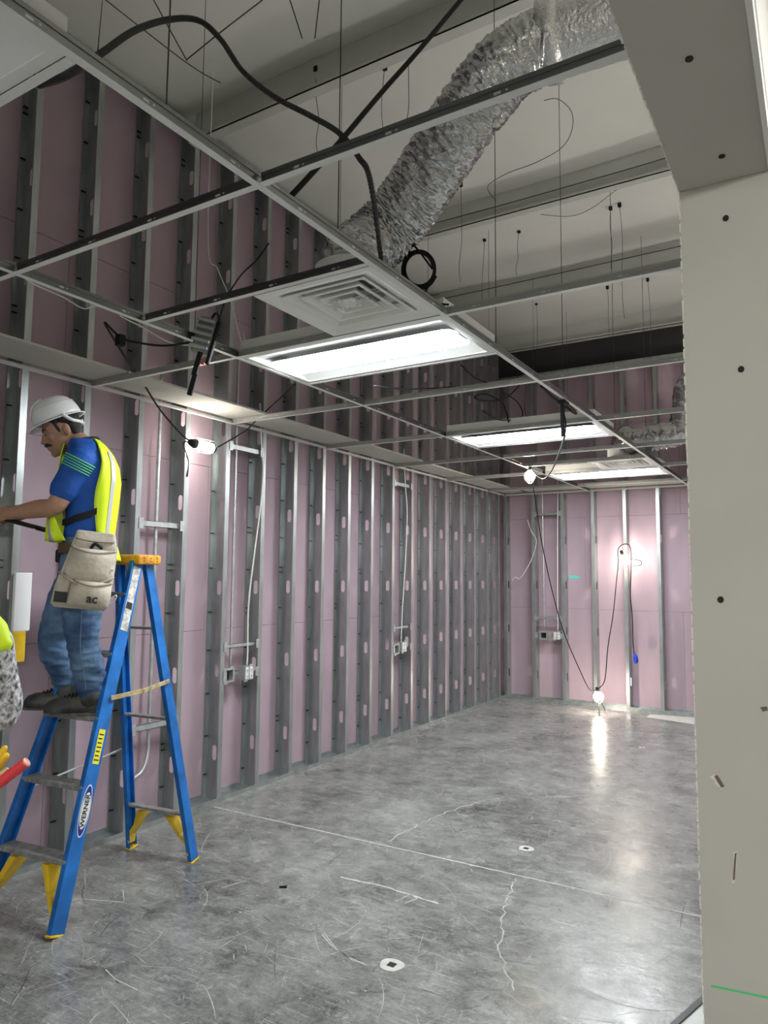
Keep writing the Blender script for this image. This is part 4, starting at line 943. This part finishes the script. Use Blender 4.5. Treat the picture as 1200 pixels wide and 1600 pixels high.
# collar
MB().tube([J(131, 690)+FB*.070*math.cos(a)+LB*.078*math.sin(a)+UZ*(-.02*math.cos(a)) for a in (2*math.pi*j/40 for j in range(41))], .006, 8, False).build('collar', black, pw, True)
# shirt tail and vest
def shell(name, mt, grow, a_lo, a_hi, i0=0, i1=None, th=.005, edge=None, wob=0., rows=None):
    P = rows or TR; R0 = []; R1 = []; n = 26; rs = P[i0:i1]; mb = MB(); fine = []
    for i in range(len(rs)-1):
        for t in (0, .25, .5, .75): fine.append(tuple(rs[i][q]+(rs[i+1][q]-rs[i][q])*t for q in range(4)))
    fine.append(rs[-1]); N = len(fine); ring = []
    for i, (x, y, a, b) in enumerate(fine):
        u = i/(N-1); lo, hi = (a_lo(u), a_hi(u)) if callable(a_lo) else (a_lo, a_hi); o_ = []; i_ = []
        for k in range(n+1):
            t = math.radians(lo+(hi-lo)*k/n); ct, st = math.cos(t), math.sin(t); p = 2.5
            for g, ls in ((grow+th+wob*math.sin(9*t+3*u)*(1-u), o_), (grow, i_)):
                ls.append(J(x, y)+FB*(a+g)*math.copysign(abs(ct)**(2/p), ct)+LB*(b+g)*math.copysign(abs(st)**(2/p), st))
        ring.append(o_+i_[::-1])
    mb.rings(ring); return mb.build(name, mt, pw, True)
# body left is at +90 degrees; back is 180
VT = [(141, 876, .132, .165), (140, 858, .122, .158)]+TR[2:]
SB = lambda u: math.sin(min(1, u*1.1)*math.pi)
shell('vest', hivis, .010, lambda u: 120-20*math.exp(-((u-.43)/.2)**2)+12*max(0, u-.8)*5, lambda u: 240+20*math.exp(-((u-.43)/.2)**2), 0, None, .007, None, .006, VT)
VF = [(121, 847, .126, .150), (124, 815, .130, .150), (132, 785, .128, .158), (138, 752, .128, .172), (139, 728, .120, .178), (137, 710, .104, .168), (134, 697, .084, .124)]
shell('vest', hivis, .010, lambda u: 4, lambda u: max(16, 80-150*u), 0, None, .007, None, .006, VF)
shell('vest', hivis, .010, lambda u: -max(16, 80-150*u), lambda u: -4, 0, None, .007, None, .004, VF)
shell('reflective_strip', silver, .0185, lambda u: 140-8*SB(u), lambda u: 152-8*SB(u), 0, -2, .002, None, .006, VT)
shell('reflective_strip', silver, .0185, lambda u: 222, lambda u: 234, 0, -2, .002, None, .006, VT)
shell('reflective_strip', silver, .0185, lambda u: 44-30*u, lambda u: 58-46*u, 0, 3, .002, None, .006, VF)
for sg in (1,):
    pts = [J(x, y)+FB*(a+.014)*math.copysign(abs(math.cos(t))**.8, math.cos(t))+LB*(b+.014)*math.copysign(abs(math.sin(t))**.8, math.sin(t)) for x, y, a, b, t in ((137, 820, .112, .154, math.radians(38)), (139, 818, .112, .154, math.radians(58)), (140, 813, .112, .154, math.radians(75)), (141, 808, .112, .154, math.radians(92)), (142, 802, .113, .155, math.radians(106)))]
    R = [[p+UZ*.016, p+UZ*.016+LB*.004, p-UZ*.016+LB*.004, p-UZ*.016] for p in spline(pts, 4)]; MB().rings(R).build('side_strap', black, pw)
# jeans
jn = MB(); R = []
for (x, y, a, b) in [(130, 925, .085, .126), (131, 905, .110, .152), (132, 880, .117, .159), (135, 850, .112, .155), (136, 836, .10, .15)]: R.append(ring_e(J(x, y), FB, LB, a, b, 36, 2.4))
jn.rings(R)
limb(jn, [hipL, hipL.lerp(knL, .5)+FB*.008, knL, knL.lerp(ankL, .45)-FB*.012, ankL+UZ*.05], [.104, .098, .078, .075, .068], 22)
limb(jn, [hipR, hipR.lerp(knR, .5)+FB*.008, knR, knR.lerp(ankR, .45)-FB*.012, ankR+UZ*.05], [.104, .098, .078, .075, .066], 22)
jo = remesh(jn, 'jeans', denim, .0065, 4, pw)
_n = [v.normal.copy() for v in jo.data.vertices]; _c = []
for v, nn in zip(jo.data.vertices, _n):
    p = v.co; d = noise.noise(Vector((p.x*9, p.y*9, p.z*26)))+.6*noise.noise(Vector((p.x*16, p.y*16+3, p.z*48)))
    _c += list(p+nn*d*(.012 if p.z < 1.25 else .006))
jo.data.vertices.foreach_set('co', _c); jo.data.update()
mb = MB()
for a, b, c, r in ((hipL, knL, ankL, (.100, .079, .069)),):
    pts = [a.lerp(b, .35), a.lerp(b, .7), b, b.lerp(c, .4), b.lerp(c, .8)]; mb.tube(spline([p+LB*(r_+.004) for p, r_ in zip(pts, (.098, .088, .081, .077, .072))], 6), .0014, 5)
mb.build('seam', thread, pw)
# belt
shell('belt', mat('brown_belt', (.10, .06, .035), .6), .010, 0, 359.9, 0, None, .005, None, 0, [(134, 866, .116, .158), (136, 850, .114, .156)])
MB().bbox(-.03, -.012, -.035, .03, .012, .03, .008, frame(J(97, 868, -.09), FB, LB, UZ)).build('belt_clip', black, pw)
# boots
for nm, f, toepx, d in (('L', fL, 74, -.672), ('R', fR, 50, -.615)):
    toe = f+fdir*.205
    a, s_, dd, sd, base = boot_mesh(f-fdir*.02+UZ*.0001, toe, UZ, 1.1)
    bo = a.build('boot', boot, pw, True); s_.build('sole', mat('worn_sole', (.12, .11, .10), .8, var=.3, scale=30), bo)
    mb = MB()
    for k in range(5): c = base+dd*(.062+.018*k)+UZ*(.112-.006*k); mb.tube([c-sd*.026-UZ*.014, c+UZ*.004, c+sd*.026-UZ*.014], .004, 6)
    mb.build('laces', black, bo, True)
# device held in the hands
T = frame(J(28, 816, .0), (J(0, 806, .0)-J(60, 822, .0)).normalized(), away, UZ)
tb = tag(MB().bbox(-.12, -.09, -.008, .14, .09, .006, .004, T).bbox(-.15, -.02, -.014, -.10, .02, -.002, .004, T).build('clipboard', black), 'flat black clipboard held by the worker on the ladder', 'clipboard')
# tool pouch on the near hip
PC = J(135, 893, -.235); pn = (-away*.93-left*.36).normalized(); px_ = pn.cross(UZ).normalized(); px_ = px_ if px_.dot(RT) > 0 else -px_
tp = thing('tool_pouch', PC, 'pale suede tool pouch with three pockets on the ladder worker', 'tool pouch')
TP = frame(PC, px_, UZ, pn) @ Matrix.Rotation(math.radians(-6), 4, 'Z')
def panel(poly, z0, z1, mt, name, bulge=0., par=None, nseg=10):
    # poly gives left and right edges per row from bottom to top, bulged outward
    R = []
    for (xl, xr, y, bz) in poly:
        r_ = []
        for k in range(nseg+1): u = k/nseg; r_.append(TP @ Vector((xl+(xr-xl)*u, y, z1+bz*math.sin(math.pi*u)**.7)))
        for k in range(nseg, -1, -1): u = k/nseg; r_.append(TP @ Vector((xl+(xr-xl)*u, y, z0+max(0, bz-.006)*math.sin(math.pi*u)**.7)))
        R.append(r_)
    return MB().rings(R).build(name, mt, par or tp, True)
panel([(-.115, .105, -.18, .01), (-.135, .120, -.165, .02), (-.130, .125, -.08, .03), (-.105, .128, .02, .02), (-.085, .125, .12, .01), (-.070, .105, .19, .004), (-.06, .09, .195, 0)], -.035, -.005, leather, 'back_panel')
up_ = panel([(-.10, .118, -.06, .03), (-.10, .122, .0, .05), (-.088, .122, .06, .055), (-.078, .118, .108, .045)], -.005, .012, leather, 'upper_pocket')
lo_ = panel([(-.055, .110, -.172, .015), (-.070, .122, -.15, .045), (-.060, .126, -.10, .06), (-.046, .122, -.045, .055)], .015, .030, leather, 'lower_pocket')
sp_ = panel([(-.128, -.060, -.165, .01), (-.130, -.062, -.10, .016), (-.118, -.058, -.03, .014)], .002, .022, leather, 'side_pocket')
def rim(rows, z, name, par, sag=.022):
    xl, xr, y, bz = rows; MB().tube([TP @ Vector((xl+(xr-xl)*k/14, y-sag*math.sin(math.pi*k/14), z+bz*math.sin(math.pi*k/14)**.7)) for k in range(15)], .0055, 7).build(name, leather2, par, True)
rim((-.082, .120, .112, .045), .013, 'pocket_rim', up_); rim((-.050, .124, -.042, .055), .031, 'pocket_rim', lo_); rim((-.12, .126, -.015, .045), .013, 'pocket_rim', up_, .05); rim((-.07, .105, .155, .01), .002, 'pocket_rim', tp, .008)
MB().add([TP @ Vector((-.075+.185*k/10, .104-.018*math.sin(math.pi*k/10), .004+.045*math.sin(math.pi*k/10)**.7*f)) for f in (.25, .92) for k in range(11)], [(k, k+1, 12+k, 11+k) for k in range(10)]).build('pocket_mouth', darkm, up_)
MB().tube(spline([TP @ Vector((.0, .10, .03)), TP @ Vector((.02, .135, .035)), TP @ Vector((.055, .115, .03))], 5), .008, 8).build('plier_grip', black, tp, True)
mb = MB()
for x, y, z in ((-.07, .115, .012), (.112, .115, .012), (-.045, -.04, .036), (.115, -.04, .036), (-.105, -.02, .03), (.115, .02, .03)): mb.ball(TP @ Vector((x, y, z)), .0055, 8, 6)
mb.build('rivet', steel2, tp)
MB().box(-.122, -.155, .036, -.066, -.105, .040, TP).build('brand_patch', inkm, sp_)
text_mesh('ac', .058, TP @ Matrix.Translation((.045, -.125, .0905)), inkm, 'logo_lettering', lo_, .001)
MB().tube(spline([TP @ Vector((.118, -.12, .01)), TP @ Vector((.15, -.10, .0)), TP @ Vector((.145, -.13, .0)), TP @ Vector((.115, -.145, .01))], 5), .003, 6).build('wire_loop', steel2, tp, True)
# ---- second worker at the frame edge, standing on the floor
D2 = 2.45
p2c = atd(-84, 1100, D2); p2 = Vector((p2c.x, p2c.y, 0))
FB2 = facing(-28); LB2 = UZ.cross(FB2)
pb = thing('person', p2, 'second worker in speckled sleeve and yellow vest beside the ladder front', 'person')
def K(f, l, z): return p2+FB2*f+LB2*l+UZ*z
T2 = [(0, .95, .12, .165), (0, 1.05, .12, .16), (.005, 1.15, .12, .165), (.01, 1.26, .125, .18), (.005, 1.36, .12, .19), (-.005, 1.43, .10, .17), (-.01, 1.475, .065, .08)]
sk = MB()
def tor2(mb, g, rows=T2): mb.rings([ring_e(K(f, 0, z), FB2, LB2, a+g, b+g, 36, 2.5) for f, z, a, b in rows]); return mb
tor2(sk, -.012)
HC2 = K(.05, 0, 1.63); TH2 = head(sk, HC2, (FB2*.9-UZ*.35).normalized(), (UZ*.9+FB2*.35).normalized(), 1.)
limb(sk, [K(-.01, 0, 1.42), K(.0, 0, 1.5), K(.03, 0, 1.57)], [.07, .056, .055])
sL, eL, wL = K(-.02, .19, 1.40), atd(-14, 1100, D2-.1), None
sL = atd(-20, 1003, D2-.12); eL = atd(-2, 1112, D2-.12); wL = eL+FB2*.22+UZ*.05-LB2*.05
sR, eR = K(-.02, -.19, 1.40), K(-.06, -.26, 1.12); wR = eR+FB2*.24+UZ*.06
for a, b, c in ((sL, eL, wL), (sR, eR, wR)): limb(sk, [a, a.lerp(b, .5), b, b.lerp(c, .35), c], [.055, .05, .043, .043, .030])
hand(sk, wL, FB2+UZ*.1, -LB2, UZ, .8); hand(sk, wR, FB2+UZ*.1, LB2, UZ, .8)
for s_ in (-1, 1): limb(sk, [K(0, s_*.09, .95), K(.02, s_*.1, .7), K(.03, s_*.1, .5), K(0, s_*.1, .3), K(-.02, s_*.1, .09)], [.085, .075, .055, .052, .04])
remesh(sk, 'body', skin, .007, 3, pb)
mb = tor2(MB(), .004)
for a, b, c in ((sL, eL, wL), (sR, eR, wR)): limb(mb, [a, a.lerp(b, .5), b, b.lerp(c, .4), b.lerp(c, .85)], [.078, .074, .068, .060, .050], 20)
remesh(mb, 'shirt', camo, .007, 4, pb)
mb = tor2(MB(), .016, [T2[2], T2[3], T2[4], (T2[5][0], 1.425, .108, .175), (T2[5][0], 1.462, .09, .11)]); limb(mb, [K(-.03, .10, 1.39), sL+UZ*.012-RT*.01, sL.lerp(eL, .10)-RT*.005-FW*.02], [.08, .066, .055], 20); limb(mb, [atd(-30, 978, D2-.15), atd(-12, 992, D2-.175), atd(7, 1006, D2-.185)], [.062, .055, .026], 16); remesh(mb, 'vest', hivis, .008, 4, pb)
mb = MB().rings([ring_e(K(0, 0, z), FB2, LB2, a, b, 30, 2.4) for z, a, b in ((.86, .10, .14), (.95, .125, .17), (1.03, .122, .163))])
for s_ in (-1, 1): limb(mb, [K(0, s_*.085, .9), K(.02, s_*.1, .7), K(.03, s_*.1, .5), K(0, s_*.1, .3), K(-.02, s_*.1, .11)], [.10, .092, .075, .072, .066])
remesh(mb, 'jeans', denim, .009, 4, pb)
for s_ in (-1, 1):
    f = K(-.02, s_*.1, 0); a, so, dd, sd, base = boot_mesh(f+UZ*.0001, f+FB2*.205, UZ); bo = a.build('boot', boot, pb, True); so.build('sole', boot, bo)
mb = MB(); R = []
for h, f0, bk, hw_ in ((-.05, -.045, .066, .052), (-.01, -.02, .096, .077), (.03, .06, .10, .080), (.07, .085, .097, .077)): R.append(ring_e(TH2 @ Vector(((f0-bk)/2, 0, h)), TH2.to_3x3() @ Vector((1, 0, 0)), TH2.to_3x3() @ Vector((0, 1, 0)), (f0+bk)/2, hw_, 24))
mb.rings(R).build('hair', hairm, pb, True)
R = []
for i in range(10):
    a = math.pi/2*i/9.3; rr = math.cos(a)**.62; R.append([TH2 @ Vector((.130*rr*math.cos(q), .104*rr*math.sin(q), .055+.112*math.sin(a)**.92)) for q in (2*math.pi*k/32 for k in range(32))])
MB().rings(R).build('helmet_shell', helm, pb, True)
# hip pouch with tools
hp = atd(-17, 1212, D2-.14); b2_ = thing('tool_pouch', hp, 'dark tool pouch with yellow handled tools on the speckled worker', 'tool pouch')
TT = frame(hp, RT, UZ, -FW)
MB().bbox(-.09, -.10, -.03, .028, .03, .03, .015, TT).build('pouch_body', mat('dark_leather', (.05, .03, .02), .7, var=.3), b2_)
mb = MB(); limb(mb, [TT @ Vector((.0, -.01, .01)), TT @ Vector((.035, .03, .02)), TT @ Vector((.066, .072, .03))], [.012, .013, .011], 10); limb(mb, [TT @ Vector((-.02, -.01, .01)), TT @ Vector((.02, .04, .02)), TT @ Vector((.055, .092, .02))], [.012, .012, .010], 10); mb.build('yellow_handle', yel, b2_, True)
mb = MB(); limb(mb, [TT @ Vector((.02, -.02, .03)), TT @ Vector((.05, .012, .035)), TT @ Vector((.07, .03, .03))], [.008, .009, .007], 8); mb.build('brass_tool', tanbar, b2_, True)
h0 = atd(-60, 1262, D2-.2); h1 = atd(-4, 1226, D2-.2); h2 = atd(40, 1192, D2-.2)
rt = thing('hammer', h0, 'ribbed red handled tool sticking out behind the speckled worker', 'hand tool')
P = [h1.lerp(h2, k/24) for k in range(25)]
MB().tube([h1.lerp(h2, -.12)]+P+[h1.lerp(h2, 1.03)], [.010]+[.0155 if k % 2 else .0175 for k in range(25)]+[.012], 12).build('grip', redm, rt, True)
MB().tube([h2.lerp(h1, -.03), h2.lerp(h1, -.055)], [.0165, .013], 12).build('butt_cap', mat('pale_red', (.8, .35, .3), .4), rt, True)
MB().tube([h0, h1.lerp(h2, -.1)], .008, 10).bbox(-.02, -.05, -.014, .02, .06, .014, .005, frame(h0, RT, UZ, -FW)).build('head', steel2, rt)
bpy.context.view_layer.update()
